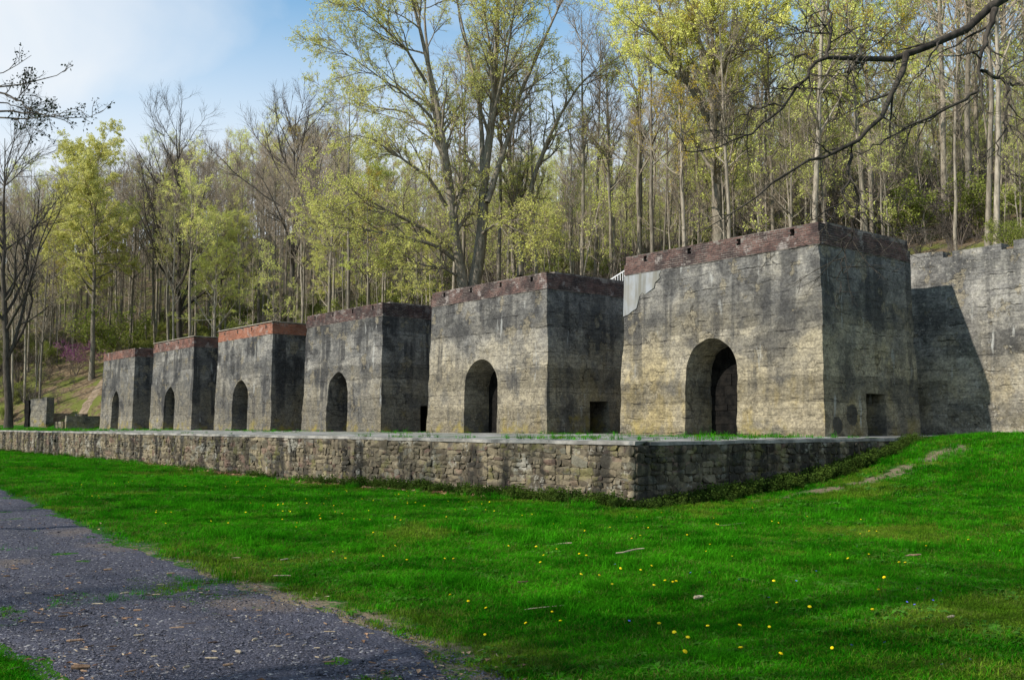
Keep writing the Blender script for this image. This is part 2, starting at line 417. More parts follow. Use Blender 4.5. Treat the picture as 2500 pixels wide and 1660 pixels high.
M['twig'] = bark_mat('twig_bark', (0.20, 0.16, 0.118), (0.37, 0.30, 0.225), 0.0)
M['twig_dark'] = bark_mat('dark_twig_bark', (0.06, 0.05, 0.042), (0.15, 0.125, 0.105), 0.0)
M['leaf_y'] = leaf_mat('spring_leaf_yellow', (0.62, 0.63, 0.15), (0.78, 0.77, 0.26), 0.4)
M['leaf_p'] = leaf_mat('spring_leaf_pale', (0.68, 0.66, 0.19), (0.80, 0.78, 0.30), 0.4)
M['leaf_g'] = leaf_mat('spring_leaf_green', (0.57, 0.62, 0.14), (0.72, 0.75, 0.24), 0.4)
M['leaf_o'] = leaf_mat('spring_leaf_gold', (0.46, 0.34, 0.05), (0.58, 0.47, 0.07), 0.4)
M['leaf_d'] = leaf_mat('dark_bud', (0.03, 0.042, 0.03), (0.05, 0.065, 0.035), 0.15)
M['shrub'] = leaf_mat('shrub_leaf', (0.18, 0.225, 0.04), (0.31, 0.34, 0.085), 0.35)
M['weed'] = leaf_mat('weed_leaf', (0.032, 0.06, 0.012), (0.075, 0.12, 0.02), 0.3)
M['weed_l'] = leaf_mat('broad_weed_leaf', (0.035, 0.12, 0.012), (0.08, 0.21, 0.028), 0.3)
M['magenta'] = leaf_mat('redbud_blossom', (0.19, 0.045, 0.17), (0.30, 0.08, 0.26), 0.35)
M['grass'] = leaf_mat('grass_blade', (0.016, 0.145, 0.003), (0.056, 0.29, 0.007), 0.4, 0.45)
M['grass_y'] = leaf_mat('grass_blade_light', (0.075, 0.18, 0.010), (0.15, 0.25, 0.02), 0.4, 0.4)
M['grass_dull'] = leaf_mat('grass_blade_dull', (0.07, 0.12, 0.018), (0.15, 0.18, 0.04), 0.35, 0.4)
M['dand'] = leaf_mat('dandelion_yellow', (0.80, 0.60, 0.01), (0.85, 0.68, 0.03), 0.2, 0.1)
M['violet'] = leaf_mat('violet_petal', (0.10, 0.12, 0.55), (0.16, 0.16, 0.62), 0.2, 0.1)
M['wood'] = simple('bark_chip', (0.10, 0.06, 0.04), (0.22, 0.15, 0.10), 9, 0.9, 0.01, 60, 0.5)
M['wood_pale'] = simple('pale_stick', (0.30, 0.24, 0.16), (0.42, 0.35, 0.25), 9, 0.9, 0.01, 60, 0.2)
M['deadleaf'] = leaf_mat('dead_leaf', (0.24, 0.13, 0.075), (0.40, 0.26, 0.16), 0.15, 0.35)
M['pebble'] = simple('pebble', (0.04, 0.04, 0.052), (0.115, 0.115, 0.138), 60, 0.85, 0.002, 60, 0.6)


# ------------------------------------------------------------------ terrain
def foot(x):  # line of the hill foot, left of the kilns
    return np.where(x > -78, 1.0, 1.0 + (x + 78) * 0.45)


def path_n(x):  # lawn-side edge of the gravel path
    return np.interp(x, [-160, -40, -12.7, 0.25, 4.4, 7.6, 10.5, 12.0, 40], [-18.0, -19.6, -20.9, -22.05, -22.3, -22.55, -22.6, -22.8, -24.0])


def path_s(x):
    return path_n(x) - np.interp(x, [-20, 4, 9, 40], [3.6, 3.4, 2.75, 2.8])


def gz(x, y):
    x = np.asarray(x, float); y = np.asarray(y, float)
    lawn = -1.41 - 0.13 * sstep(-20, -12, y) - 0.13 * np.exp(-((x + 15) / 9) ** 2) * sstep(-20, -12, y) + 0.10 * sstep(-26, -60, y)
    ye = y + 0.10 * np.clip(x - 2.3, 0, 14)
    ramp = np.interp(ye, [-13, -10.8, -7.9, -5.2, -3.1, -0.84, 0.9, 2.5, 5, 40], [0, 0.0, 0.07, 0.25, 0.46, 0.92, 1.38, 1.50, 1.58, 1.7])
    right = lawn + np.where(x > 1.6, ramp, 0) * sstep(1.5, 1.9, x)
    right = right + 0.035 * n2(x, y, 0.35, 5) * sstep(1.9, 4, x + 0 * y)
    inside = (x < 1.6) & (y > -10.5)
    base = np.where(inside, -0.28, right)
    hillr = 6.72 + 0.37 * np.clip(y - 12, 0, 24) + 0.13 * np.clip(y - 36, 0, 120) + 0.5 * n2(x, y, 0.06, 11) * sstep(12, 25, y)
    zr = np.where(y > 8.35, hillr, base)
    s_ = (y - foot(x)) * 0.91
    zl0 = np.where(y > -10.5, -0.03, lawn)
    hl = 0.55 * np.clip(s_, 0, 14) + 0.40 * np.clip(s_ - 14, 0, 85) + 0.08 * np.clip(s_ - 94, 0, 200)
    hl = hl * sstep(-1, 5, s_) + 0.4 * n2(x, y, 0.12, 21) * sstep(0, 8, s_)
    zl = zl0 + hl
    wt = sstep(-79.5, -75.5, x)
    return zl * (1 - wt) + zr * wt


def build_ground():
    xs = np.concatenate([np.arange(-340, -100, 5), np.arange(-100, -22, 1.0), np.arange(-22, 1.2, 0.4), [1.3, 1.5, 1.6, 1.7, 1.9], np.arange(2.1, 8, 0.15), np.arange(8.2, 30, 0.4), np.arange(30, 200, 5)])
    ys = np.concatenate([np.arange(-160, -42, 5), np.arange(-42, -10.9, 0.4), [-10.62, -10.52, -10.48, -10.38], np.arange(-10.2, 2.2, 0.2), np.arange(2.4, 8.0, 0.4), [8.2, 8.33, 8.37, 8.6], np.arange(9, 60, 1.2), np.arange(60, 320, 8)])
    X, Y = np.meshgrid(xs, ys); Z = gz(X, Y)
    Z += 0.012 * n2(X, Y, 1.7, 33) * (Y < 8)
    V = np.stack([X, Y, Z], -1).reshape(-1, 3)
    s = NT('ground_cover'); p = s.pos(); x, y, z = s.sep(p)
    n1 = s.noise(p, 0.35, 4, 0.6); n2_ = s.noise(p, 2.5, 5, 0.65); n3 = s.noise(p, 11, 4, 0.7)
    gr = s.mix(n2_, (0.009, 0.055, 0.003), (0.028, 0.12, 0.005))
    gr = s.mix(s.mr(n1, 0.5, 0.68, 0, 0.4), gr, (0.06, 0.12, 0.012))
    soil = s.mix(n3, (0.10, 0.075, 0.05), (0.26, 0.205, 0.14))
    litter = s.mix(s.mr(n2_, 0.35, 0.65), (0.095, 0.068, 0.042), (0.215, 0.16, 0.10))
    litter = s.mix(1.0, litter, s.mix(s.mr(n3, 0.3, 0.7), (0.6, 0.6, 0.6), (1.3, 1.3, 1.3)), 'MULTIPLY')
    hgreen = s.mix(n2_, (0.07, 0.085, 0.02), (0.165, 0.175, 0.045))
    hill = s.mix(s.mr(s.math('ADD', s.math('MULTIPLY', n1, 0.7), s.math('MULTIPLY', n2_, 0.3)), 0.46, 0.56), litter, hgreen)
    c = s.mix(s.mr(z, 0.25, 0.5), gr, hill)
    # bare soil: path margin, worn strip along the wall return, foot of the wall
    a = s.node('ShaderNodeAttribute', attribute_name='soil')
    sm = s.mr(s.math('ADD', a.outputs['Fac'], s.math('ADD', s.math('MULTIPLY', s.math('SUBTRACT', n2_, 0.5), 1.2), s.math('MULTIPLY', s.math('SUBTRACT', n3, 0.5), 1.0))), 0.36, 0.66)
    c = s.mix(sm, c, soil)
    m = s.bsdf(c, 0.95, s.bump(s.math('ADD', n2_, n3), 0.05, 0.8), 0.08)
    me = mk_mesh('ground', V, grid_faces(len(ys), len(xs)), m, None, True)
    at = me.attributes.new('soil', 'FLOAT', 'POINT'); at.data.foreach_set('value', soil_mask(X, Y).ravel().astype(np.float32))
    return tag(link('ground', me), kind='structure')


def soil_mask(X, Y):
    d = Y - path_n(X)
    amp = np.interp(X, [-20, 0, 4, 6, 8, 11, 14], [0.25, 0.3, 0.5, 0.62, 0.75, 0.7, 0.5])
    m1 = amp * np.exp(-((d - 0.05) / (0.30 + 0.25 * amp)) ** 2)
    cx = 2.75 + 0.06 * np.clip(Y + 9, 0, 20) ** 1.25
    m2 = 0.74 * np.exp(-((X - cx - 0.3) / 0.55) ** 2) * sstep(-9.5, -6, Y) * sstep(2.0, -0.5, Y)
    m3 = np.where((X < -3.5) & (X > -34), 0.85, 0.5) * np.exp(-((Y + 11.05) / 0.34) ** 2) * (X < 1.0)
    m4 = 0.22 * np.exp(-(((X - 7.0) / 2.2) ** 2 + ((Y + 2.0) / 0.7) ** 2))
    return np.where(Y < 6, np.maximum(np.maximum(m1, m2), np.maximum(m3, m4)), 0)


build_ground()


def build_path():
    xs = np.concatenate([np.arange(-70, -20, 1.0), np.arange(-20, 22, 0.12), np.arange(22, 45, 1.0)])
    nv = 20; n_ = path_n(xs) + 0.17 * n2(xs, 0 * xs, 1.1, 41, 5); s_ = path_s(xs) + 0.2 * n2(xs, 0 * xs, 0.9, 42, 4)
    t = np.linspace(0, 1, nv)[:, None]; Y = s_ * (1 - t) + n_ * t; X = xs + 0 * Y
    Z = gz(X, Y) + 0.012 + 0.012 * n2(X, Y, 1.7, 33) + 0.02 * np.sin(np.pi * t) - 0.018 * (np.exp(-((t - .28) / .1) ** 2) + np.exp(-((t - .72) / .1) ** 2)) + 0.016 * n2(X, Y, 2.4, 44)
    Z[0] -= 0.03; Z[-1] -= 0.03
    s = NT('grey_gravel'); p = s.pos(); v = s.voro(p, 42, 'F1', 1); vd = s.voro(p, 42); n1 = s.noise(p, 0.8, 4, 0.6); n3 = s.noise(p, 70, 3, 0.7)
    c = s.mix(s.sep(v)[0], (0.034, 0.034, 0.046), (0.088, 0.088, 0.112))
    c = s.mix(s.mr(s.sep(v)[1], 0.955, 0.985), c, (0.30, 0.29, 0.28))
    c = s.mix(1.0, c, s.mix(n3, (0.5, 0.5, 0.5), (1.45, 1.45, 1.45)), 'MULTIPLY')
    c = s.mix(1.0, c, s.mix(n1, (0.62, 0.62, 0.65), (1.25, 1.25, 1.25)), 'MULTIPLY')
    c = s.mix(s.mr(s.noise(s.vadd(p, (9, 9, 9)), 0.55, 4, 0.6), 0.55, 0.70, 0, 0.55), c, (0.15, 0.115, 0.085))
    b = s.bump(s.math('SUBTRACT', s.math('MULTIPLY', n3, 0.3), vd), 0.012, 0.9)
    m = s.bsdf(c, 0.9, b, 0.2)
    V = np.stack([X, Y, Z], -1).reshape(-1, 3)
    return tag(link('gravel_path', mk_mesh('gravel_path', V, grid_faces(nv, len(xs)), m, None, True)), kind='structure')


build_path()


def build_platform():
    xs = np.concatenate([np.arange(-92, -20, 1.0), np.arange(-20, 1.9, 0.4), [1.9]]); ys = np.concatenate([[-10.7], np.arange(-10.3, 8, 0.7)])
    X, Y = np.meshgrid(xs, ys); Z = 0.0 - 0.03 * sstep(-4, -10.7, Y) + 0.008 * n2(X, Y, 0.8, 51)
    V = np.stack([X, Y, Z], -1).reshape(-1, 3); nb = len(V); V2 = V.copy(); V2[:, 2] -= 0.15
    f = grid_faces(len(ys), len(xs)); k = len(xs)
    fr = np.stack([np.arange(k - 1), np.arange(k - 1) + nb, np.arange(1, k) + nb, np.arange(1, k)], -1)
    j = np.arange(len(ys) - 1) * k + k - 1
    sd_ = np.stack([j, j + nb, j + k + nb, j + k], -1)
    s = NT('platform_top'); p = s.pos()
    n1 = s.noise(p, 0.9, 5, 0.65)
    c = s.mix(s.mr(n1, 0.36, 0.64), (0.15, 0.145, 0.13), (0.36, 0.35, 0.33))
    c = s.mix(s.mr(s.noise(s.vadd(p, (7, 3, 1)), 0.7, 5, 0.65), 0.53, 0.60, 0, 0.9), c, (0.045, 0.09, 0.015))
    c = s.mix(s.mr(s.sep(p)[0], -76, -79), c, (0.06, 0.10, 0.02))
    m = s.bsdf(c, 0.93, s.bump(s.noise(p, 14, 4, 0.7), 0.02, 0.7), 0.1)
    return tag(link('platform', mk_mesh('platform', np.concatenate([V, V2]), [np.concatenate([f, fr, sd_])], m)), kind='structure')


build_platform()

# ------------------------------------------------------------------ kilns
W, D, S, HC, HT, BA = 9.01, 6.04, 13.28, 6.222, 7.0, 0.03
KX = [-n * S + 0.004 * n * n for n in range(6)]
BW, BH, BP, BL = 0.202, 0.063, 0.216, 0.078


def warp(V, amp=0.03, seed=0, X0=0.0):
    Q = V + np.array([X0, 0, 0]); o = np.empty_like(V)
    for k in range(3):
        o[:, k] = fbm(Q * 0.55, 100 + seed + 10 * k, 2) * 0.45 + fbm(Q * 1.8, 200 + seed + 10 * k, 4) * 0.55
    o[:, 2] *= 0.4
    k = sstep(0.0, 0.5, V[:, 2])[:, None] * 0.8 + 0.2
    return V + amp * o * k


def brick_shapes(mat):
    out = []
    for k in range(6):
        r = np.random.default_rng(60 + k); j = lambda: r.normal(0, 0.003)
        hx, hz, dp, c = BW / 2, BH / 2, 0.10, 0.006
        V = []
        for (y, e) in ((dp, 0), (c, 0), (0, c)):
            for sx, sz in ((-1, -1), (1, -1), (1, 1), (-1, 1)):
                V.append((sx * (hx - e) + j(), y - (0.004 * r.random() if y == 0 else 0), sz * (hz - e) + j()))
        Q = [(4, 5, 1, 0), (5, 6, 2, 1), (6, 7, 3, 2), (7, 4, 0, 3), (8, 9, 5, 4), (9, 10, 6, 5), (10, 11, 7, 6), (11, 8, 4, 7), (8, 11, 10, 9)]
        out.append((np.array(V), np.array(Q)))
    return out


BRK = brick_shapes(None)
_brick_mesh = {}


def brick_mesh(k, mat):
    if (k, mat.name) not in _brick_mesh:
        V, Q = BRK[k]; _brick_mesh[(k, mat.name)] = mk_mesh('brick', V, Q, mat)
    return _brick_mesh[(k, mat.name)]


def arch_z(t, spring, apex, pt):
    t = np.abs(t)
    rnd_ = np.sqrt(np.clip(1 - t * t, 0, 1))
    R2 = 1.55; got = np.sqrt(np.clip(R2 ** 2 - (t + R2 - 1) ** 2, 0, None)) / math.sqrt(R2 ** 2 - (R2 - 1) ** 2)
    return spring + (apex - spring) * (rnd_ * (1 - pt) + got * pt)


def kiln(n, cmat, bmat, aL, aR, spring, apex, pt, individual, label, coping=None, seed=0):
    X0 = KX[n]; root = empty('lime_kiln', (X0, 0, 0)); tag(root, label, 'kiln', 'row of lime kilns on the stone platform')
    dy0, dy1, dz = 2.53, 3.75, 1.42
    st = 0.11 if n < 2 else (0.16 if n < 4 else 0.25)
    lv = lambda a, b: list(np.linspace(a, b, max(2, int(round((b - a) / st)) + 1)))
    zs = np.array(sorted(set(np.round(lv(0, dz) + lv(dz, spring) + lv(spring, HC), 5))))
    b = MB(); acx, hw = (aL + aR) / 2, (aR - aL) / 2
    nu = lambda L: max(2, int(round(L / st)) + 1)
    # front, left and right of the arch
    for side in (0, 1):
        nc = nu((aL + W) if side == 0 else -aR); u = np.linspace(0, 1, nc)[None]; z = zs[:, None]
        x = (-W + BA * z) * (1 - u) + aL * u if side == 0 else aR * (1 - u) + (-BA * z) * u
        V = np.stack([x, BA * z + 0 * x, z + 0 * x], -1).reshape(-1, 3)
        b.add(V, grid_faces(len(zs), nc))
    zk = zs[zs >= spring - 1e-6]; na = 25 if n < 2 else 17; th = np.linspace(math.pi, 0, na); ct = np.cos(th)
    za = arch_z(ct, spring, apex, pt); za[0] = za[-1] = spring
    f = ((zk - spring) / (HC - spring))[:, None]; z = za[None] + f * (HC - za[None]); x = acx + hw * ct[None] + 0 * z
    b.add(np.stack([x, BA * z, z], -1).reshape(-1, 3), grid_faces(len(zk), na))
    # right face with the draw opening
    ya = np.linspace(0, 1, nu(dy0))[None]; z = zs[:, None]
    yA = BA * z * (1 - ya) + dy0 * ya; yB = np.linspace(dy0, dy1, nu(dy1 - dy0))[None] + 0 * z; yc = np.linspace(0, 1, nu(D - dy1))[None]
    yC = dy1 * (1 - yc) + (D - BA * z) * yc
    Y = np.concatenate([yA, yB[:, 1:], yC[:, 1:]], 1); nA, nB = yA.shape[1], yB.shape[1]
    mask = np.ones((len(zs) - 1, Y.shape[1] - 1), bool); mask[zs[1:] <= dz + 1e-4, nA - 1:nA - 1 + nB - 1] = False
    b.add(np.stack([-BA * z + 0 * Y, Y, z + 0 * Y], -1).reshape(-1, 3), grid_faces(len(zs), Y.shape[1], 0, False, mask))
    # left and back, top
    zc = np.linspace(0, HC, 12)[:, None]; u = np.linspace(0, 1, 10)[None]
    Yl = BA * zc * (1 - u) + (D - BA * zc) * u; b.add(np.stack([-W + BA * zc + 0 * Yl, Yl, zc + 0 * Yl], -1).reshape(-1, 3), grid_faces(12, 10, 0, True))
    Xb = (-W + BA * zc) * (1 - u) + (-BA * zc) * u; b.add(np.stack([Xb, D - BA * zc + 0 * Xb, zc + 0 * Xb], -1).reshape(-1, 3), grid_faces(12, 10, 0, True))
    e = BA * HC
    b.add([(-W + e, e, HC), (-e, e, HC), (-e, D - e, HC), (-W + e, D - e, HC)], [(0, 1, 2, 3)])
    # arch passage, lofted inwards
    zj = zs[zs <= spring + 1e-6]
    ol = np.concatenate([np.stack([0 * zj - 1, zj], -1), np.stack([ct, za], -1)[1:-1], np.stack([0 * zj + 1, zj], -1)[::-1]])
    rings = []
    for (y, k, kz) in ((None, 1, 1), (0.35, 0.985, 0.99), (0.75, 0.965, 0.975), (1.15, 0.95, 0.96), (1.45, 0.94, 0.95)):
        yy = BA * ol[:, 1] if y is None else 0 * ol[:, 1] + y
        zz = ol[:, 1] * kz if y else ol[:, 1]
        rings.append(np.stack([acx + hw * k * ol[:, 0], yy, zz], -1))
    b.add(np.concatenate(rings), grid_faces(len(rings), len(ol), 0, True))
    # draw opening: jambs and head
    bx = -1.3
    z0 = zs[zs <= dz + 1e-4]
    for yy, fl in ((dy0, True), (dy1, False)):
        V = np.stack([np.stack([-BA * z0, 0 * z0 + yy, z0], -1), np.stack([0 * z0 + bx, 0 * z0 + yy, z0], -1)], 1).reshape(-1, 3)
        b.add(V, grid_faces(len(z0), 2, 0, fl))
    b.add([(-BA * dz, dy0, dz), (-BA * dz, dy1, dz), (bx, dy1, dz), (bx, dy0, dz)], [(0, 1, 2, 3)])
    V, F = b.arrays(); V = warp(V, 0.055, seed, X0)
    body = link('concrete_body', mk_mesh('concrete_body', V, F, cmat, None, False), root)
    # sooty backs
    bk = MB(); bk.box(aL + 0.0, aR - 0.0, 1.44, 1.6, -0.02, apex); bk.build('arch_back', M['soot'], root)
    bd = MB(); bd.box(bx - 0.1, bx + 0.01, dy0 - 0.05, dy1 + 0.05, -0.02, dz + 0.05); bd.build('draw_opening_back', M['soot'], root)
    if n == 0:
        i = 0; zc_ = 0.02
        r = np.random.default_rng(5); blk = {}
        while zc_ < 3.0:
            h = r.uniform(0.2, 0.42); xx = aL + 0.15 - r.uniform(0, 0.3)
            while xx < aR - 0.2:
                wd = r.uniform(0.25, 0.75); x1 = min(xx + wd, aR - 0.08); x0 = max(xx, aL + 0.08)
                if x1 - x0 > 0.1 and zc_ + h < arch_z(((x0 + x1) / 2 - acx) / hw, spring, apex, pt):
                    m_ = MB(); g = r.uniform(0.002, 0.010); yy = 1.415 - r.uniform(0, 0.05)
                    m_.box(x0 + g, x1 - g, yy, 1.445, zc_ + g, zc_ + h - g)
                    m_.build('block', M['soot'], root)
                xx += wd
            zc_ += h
    # brick parapet
    courses = int((HT - HC) / BL); ins = 5
    holes = [-7.78, -5.6, -3.38, -1.2]; hz0, hz1 = 6.60, 6.60 + 4 * BL
    core = MB(); eps = 0.008
    e0 = BA * HC
    xl, xr, yf, yr = -W + e0 - 0.03, -e0 + 0.03, e0 - 0.03, D - e0 + 0.03
    zi = HC + ins * BL
    # front core segments around the holes
    cuts = [xl + eps] + sum([[h - 0.09, h + 0.09] for h in holes], []) + [xr - eps]
    hc0, hc1 = HC + 5 * BL, HC + 8 * BL
    core.box(xl + eps, xr - eps, yf + eps, yf + 0.5, HC - 0.02, hc0 - 0.0)
    for k in range(0, len(cuts), 2): core.box(cuts[k] + (0.06 if k == 0 else 0), cuts[k + 1] - (0.06 if k == len(cuts) - 2 else 0), yf + eps + 0.025, yf + 0.5, hc0, hc1)
    core.box(xl + eps + 0.06, xr - eps - 0.06, yf + eps + 0.02, yf + 0.5, hc1, HT - 0.075)
    for k in range(4): core.box(holes[k] - 0.12, holes[k] + 0.12, yf + 0.49, yf + 0.52, hc0 - .01, hc1 + .01)
    core.box(xr - 0.5, xr - eps, yf + 0.5, yr - eps, HC - 0.02, zi)
    core.box(xr - 0.5, xr - eps - 0.06, yf + 0.5, yr - eps - 0.05, zi, HT - 0.01)
    core.box(xl + eps, xl + 0.5, yf + 0.5, yr - eps, HC - 0.02, HT - 0.01)
    core.box(xl + 0.5, xr - 0.5, yr - 0.5, yr - eps, HC - 0.02, HT - 0.01)
    core.box(xl + 0.4, xr - 0.4, yf + 0.4, yr - 0.4, HC + 0.05, HC + 0.25)
    core.build('mortar_core', M['mortar'], root)
    r = np.random.default_rng(300 + n); pl = []   # (pos, rotz, sx)
    for c in range(courses):
        z = HC + (c + 0.5) * BL; top = c >= ins
        off = (c % 2) * BP / 2
        # front
        y = yf + (0.025 if top else 0); xa, xb = xl + (0.06 if top else 0), xr - (0.06 if top else 0)
        x = xa - off
        while x < xb - 0.02:
            x0, x1 = max(x, xa), min(x + BW, xb); x += BP
            if x1 - x0 < 0.04: continue
            cx = (x0 + x1) / 2
            if hc0 < z < hc1 and any(abs(cx - h) < 0.115 for h in holes): continue
            if r.random() < (0.10 if c == courses - 1 else 0.02 if c == courses - 2 else 0.008): continue
            pl.append((cx + r.normal(0, .002), y + r.normal(0, .0035), z + r.normal(0, .002) + 0.012 * math.sin(x * 0.9 + n) * (c / 9), 0, (x1 - x0) / BW))
        # right
        xx = xr - (0.06 if top else 0); ya_, yb_ = yf + (0.025 if top else 0) + 0.1, yr - (0.05 if top else 0)
        yy = ya_ - (BP / 2 - off)
        while yy < yb_ - 0.02:
            y0, y1 = max(yy, ya_), min(yy + BW, yb_); yy += BP
            if y1 - y0 < 0.04: continue
            if top and c >= courses - 2 and abs((y0 + y1) / 2 - 3.7) < 0.25: continue
            if c == courses - 1 and (y0 + y1) / 2 > 3.7: continue
            pl.append((xx + r.normal(0, .0035), (y0 + y1) / 2 + r.normal(0, .002), z + r.normal(0, .002), math.pi / 2, (y1 - y0) / BW))
    pl = np.array(pl)
    if individual:
        d = np.linalg.norm(pl[:, :3] + [X0, 0, 0] - CAM, axis=1)
        face = np.where(pl[:, 3] > 1, 0.8, 1.0); sc = pl[:, 4] * face / d; order = np.argsort(-sc); ind, rest = order[:298], order[298:]
        for i in ind:
            o = link('brick', brick_mesh(r.integers(6), bmat), root, pl[i, :3], pl[i, 3], (pl[i, 4], 1, 1))
            o.rotation_euler[1] = r.normal(0, 0.006)
    else:
        rest = np.arange(len(pl))
    mb = MB()
    for i in rest:
        V, Q = BRK[r.integers(6)]; V = V * [pl[i, 4], 1, 1]
        if pl[i, 3] > 1: V = np.stack([-V[:, 1], V[:, 0], V[:, 2]], -1)
        mb.add(V + pl[i, :3], Q)
    tag(mb.build('brickwork', bmat, root), kind='stuff')
    if coping:
        cp = MB(); cp.box(xl - 0.02, xr + 0.02, yf - 0.03, yf + 0.45, HT - 0.008, HT + 0.03); cp.box(xr - 0.45, xr + 0.02, yf + 0.45, yr, HT - 0.008, HT + 0.03)
        cp.build('coping', M['coping'], root)
    return root


KL = ['largest kiln at the right end, with a pale rendered patch at its top left',
      'second kiln from the right, mossy purple brick parapet and white streaks above its arch',
      'third kiln from the right, blackened concrete with dark worn brick parapet',
      'kiln with bright orange red brick parapet, fourth from the right',
      'second kiln from the left end, red brick under a thin pale coping',
      'farthest kiln at the left end of the row, yellow lichen beside its narrow arch']
kiln(0, M['concrete_a'], M['brick_dark'], -5.72, -3.40, 2.28, 3.45, 0.0, True, KL[0], None, 1)
kiln(1, M['concrete_b'], M['brick_dark'], -5.90, -3.41, 2.15, 3.40, 0.15, True, KL[1], None, 2)
kiln(2, M['concrete_c'], M['brick_black'], -5.92, -3.58, 2.0, 3.40, 0.45, False, KL[2], None, 3)
kiln(3, M['concrete_c'], M['brick_red'], -6.0, -3.52, 2.0, 3.42, 0.6, False, KL[3], True, 4)
kiln(4, M['concrete_c'], M['brick_mid'], -5.9, -3.55, 1.9, 3.38, 0.9, False, KL[4], True, 5)
kr = kiln(5, M['concrete_c'], M['brick_mid'], -5.8, -3.7, 1.9, 3.42, 0.9, False, KL[5], None, 6)


def render_patch():  # smooth render left on the top corner of the first kiln
    root = [o for o in COL.objects if o.name == 'lime_kiln'][0]
    pts = [(-8.86, 6.18), (-6.95, 6.18), (-7.05, 6.02), (-7.0, 5.9), (-7.25, 5.75), (-7.3, 5.55), (-7.55, 5.45), (-7.75, 5.35), (-7.9, 5.45), (-8.05, 5.3), (-8.12, 5.05), (-8.2, 4.85), (-8.45, 4.75), (-8.6, 4.66), (-8.88, 4.6)]
    V = []; 
    for d in (0.03, -0.02):
        for x, z in pts: V.append((x, BA * z - d, z))
    k = len(pts); me = bpy.data.meshes.new('smooth_render')
    F = [tuple(range(k))[::-1]] + [(i, (i + 1) % k, (i + 1) % k + k, i + k) for i in range(k)]
    me.from_pydata(V, [], F); me.materials.append(M['render']); me.update()
    o = link('smooth_render', me, root); o['label'] = 'smooth pale render patch at top left corner'


render_patch()


# ------------------------------------------------------------------ retaining wall behind the kilns
def back_wall():
    root = empty('retaining_wall', (0, 8.05, 0)); tag(root, 'tall pale concrete retaining wall behind and right of the largest kiln', 'wall')
    b = MB()
    xs = np.concatenate([np.arange(-77, -4, 1.0), np.arange(-4, 18, 0.15)]); zs = np.linspace(-0.3, 6.6, 44)
    X, Z = np.meshgrid(xs, zs); V = np.stack([X, 0 * X, Z], -1).reshape(-1, 3)
    V[:, 1] += 0.05 * fbm(np.stack([V[:, 0], V[:, 2], 0 * V[:, 0]], -1) * 1.2, 7, 4)
    b.add(V, grid_faces(len(zs), len(xs)))
    k = len(xs); Vt = V[-k:]; Vb = Vt + [0, 0.75, 0]; b.add(np.concatenate([Vt, Vb]), grid_faces(2, k))
    b.add([(-77, 0, -.3), (-77, .75, -.3), (-77, .75, 6.6), (-77, 0, 6.6)], [(0, 1, 2, 3)])
    b.build('wall_face', M['concrete_w'], root)
    # raised top with gaps
    segs = [(-77, -0.05, 6.86), (0.30, 2.08, 6.84), (2.50, 6.4, 6.88), (6.8, 9.3, 6.87), (9.7, 18, 6.9)]
    for x0, x1, z1 in segs:
        m = MB(); nx = max(3, int((x1 - x0) / 0.25)); x = np.linspace(x0, x1, nx)
        zt = z1 + 0.03 * fbm(np.stack([x * 1.5, 0 * x, 0 * x], -1), 9, 3)
        P = [np.stack([x, 0 * x + y, z], -1) for y, z in ((0.02, 0 * x + 6.58), (0.02, zt), (0.62, zt), (0.62, 0 * x + 6.58))]
        m.add(np.concatenate(P), np.concatenate([grid_faces(4, nx)]))
        for e in (0, nx - 1): m.add([p[e] for p in P], [(0, 1, 2, 3)])
        m.build('parapet_block', M['concrete_w'], root)


back_wall()


def railing():
    root = empty('white_railing', (-17.1, 8.9, 7.02)); tag(root, 'white metal railing rising above the brick parapet of the second kiln', 'railing')
    def run(x0, z0, x1, z1, h):
        for zz, nm in ((h, 'top_rail'), (0.12, 'bottom_rail')):
            MB().tube([(x0, 0, z0 + zz), ((x0 + x1) / 2, 0, (z0 + z1) / 2 + zz), (x1, 0, z1 + zz)], [0.035] * 3, 6).build(nm, M['white'], root)
        n = int((x1 - x0) / 0.17)
        for i in range(1, n):
            t = i / n; x = x0 + (x1 - x0) * t; z = z0 + (z1 - z0) * t
            MB().box(x - 0.015, x + 0.015, -0.015, 0.015, z + 0.12, z + h).build('baluster', M['white'], root)
    run(-2.6, -0.55, -0.1, 0.28, 1.05); run(-0.1, 0.28, 4.2, 0.28, 1.05)
    for x, z in ((-2.6, -0.55), (-0.1, 0.28), (4.2, 0.28)):
        MB().box(x - 0.04, x + 0.04, -0.04, 0.04, -0.4, z + 1.12).build('post', M['white'], root)


railing()

# ------------------------------------------------------------------ rubble stone wall
WX, WY, WT = 2.05, -10.83, -0.05


def split_rects(L, H, r):
    out = []; stack = [(0, L, 0, H)]
    while stack:
        x0, x1, z0, z1 = stack.pop(); w_, h_ = x1 - x0, z1 - z0
        if h_ > r.uniform(0.17, 0.40) and (h_ > 0.46 or w_ < h_ * r.uniform(2.4, 4.5)) and h_ > 0.2:
            c = z0 + h_ * r.uniform(0.36, 0.64); stack += [(x0, x1, z0, c), (x0, x1, c, z1)]
        elif w_ > r.uniform(0.28, 0.85) and w_ > 0.28:
            c = x0 + w_ * r.uniform(0.34, 0.66); stack += [(x0, c, z0, z1), (c, x1, z0, z1)]
        else: out.append((x0, x1, z0, z1))
    return out


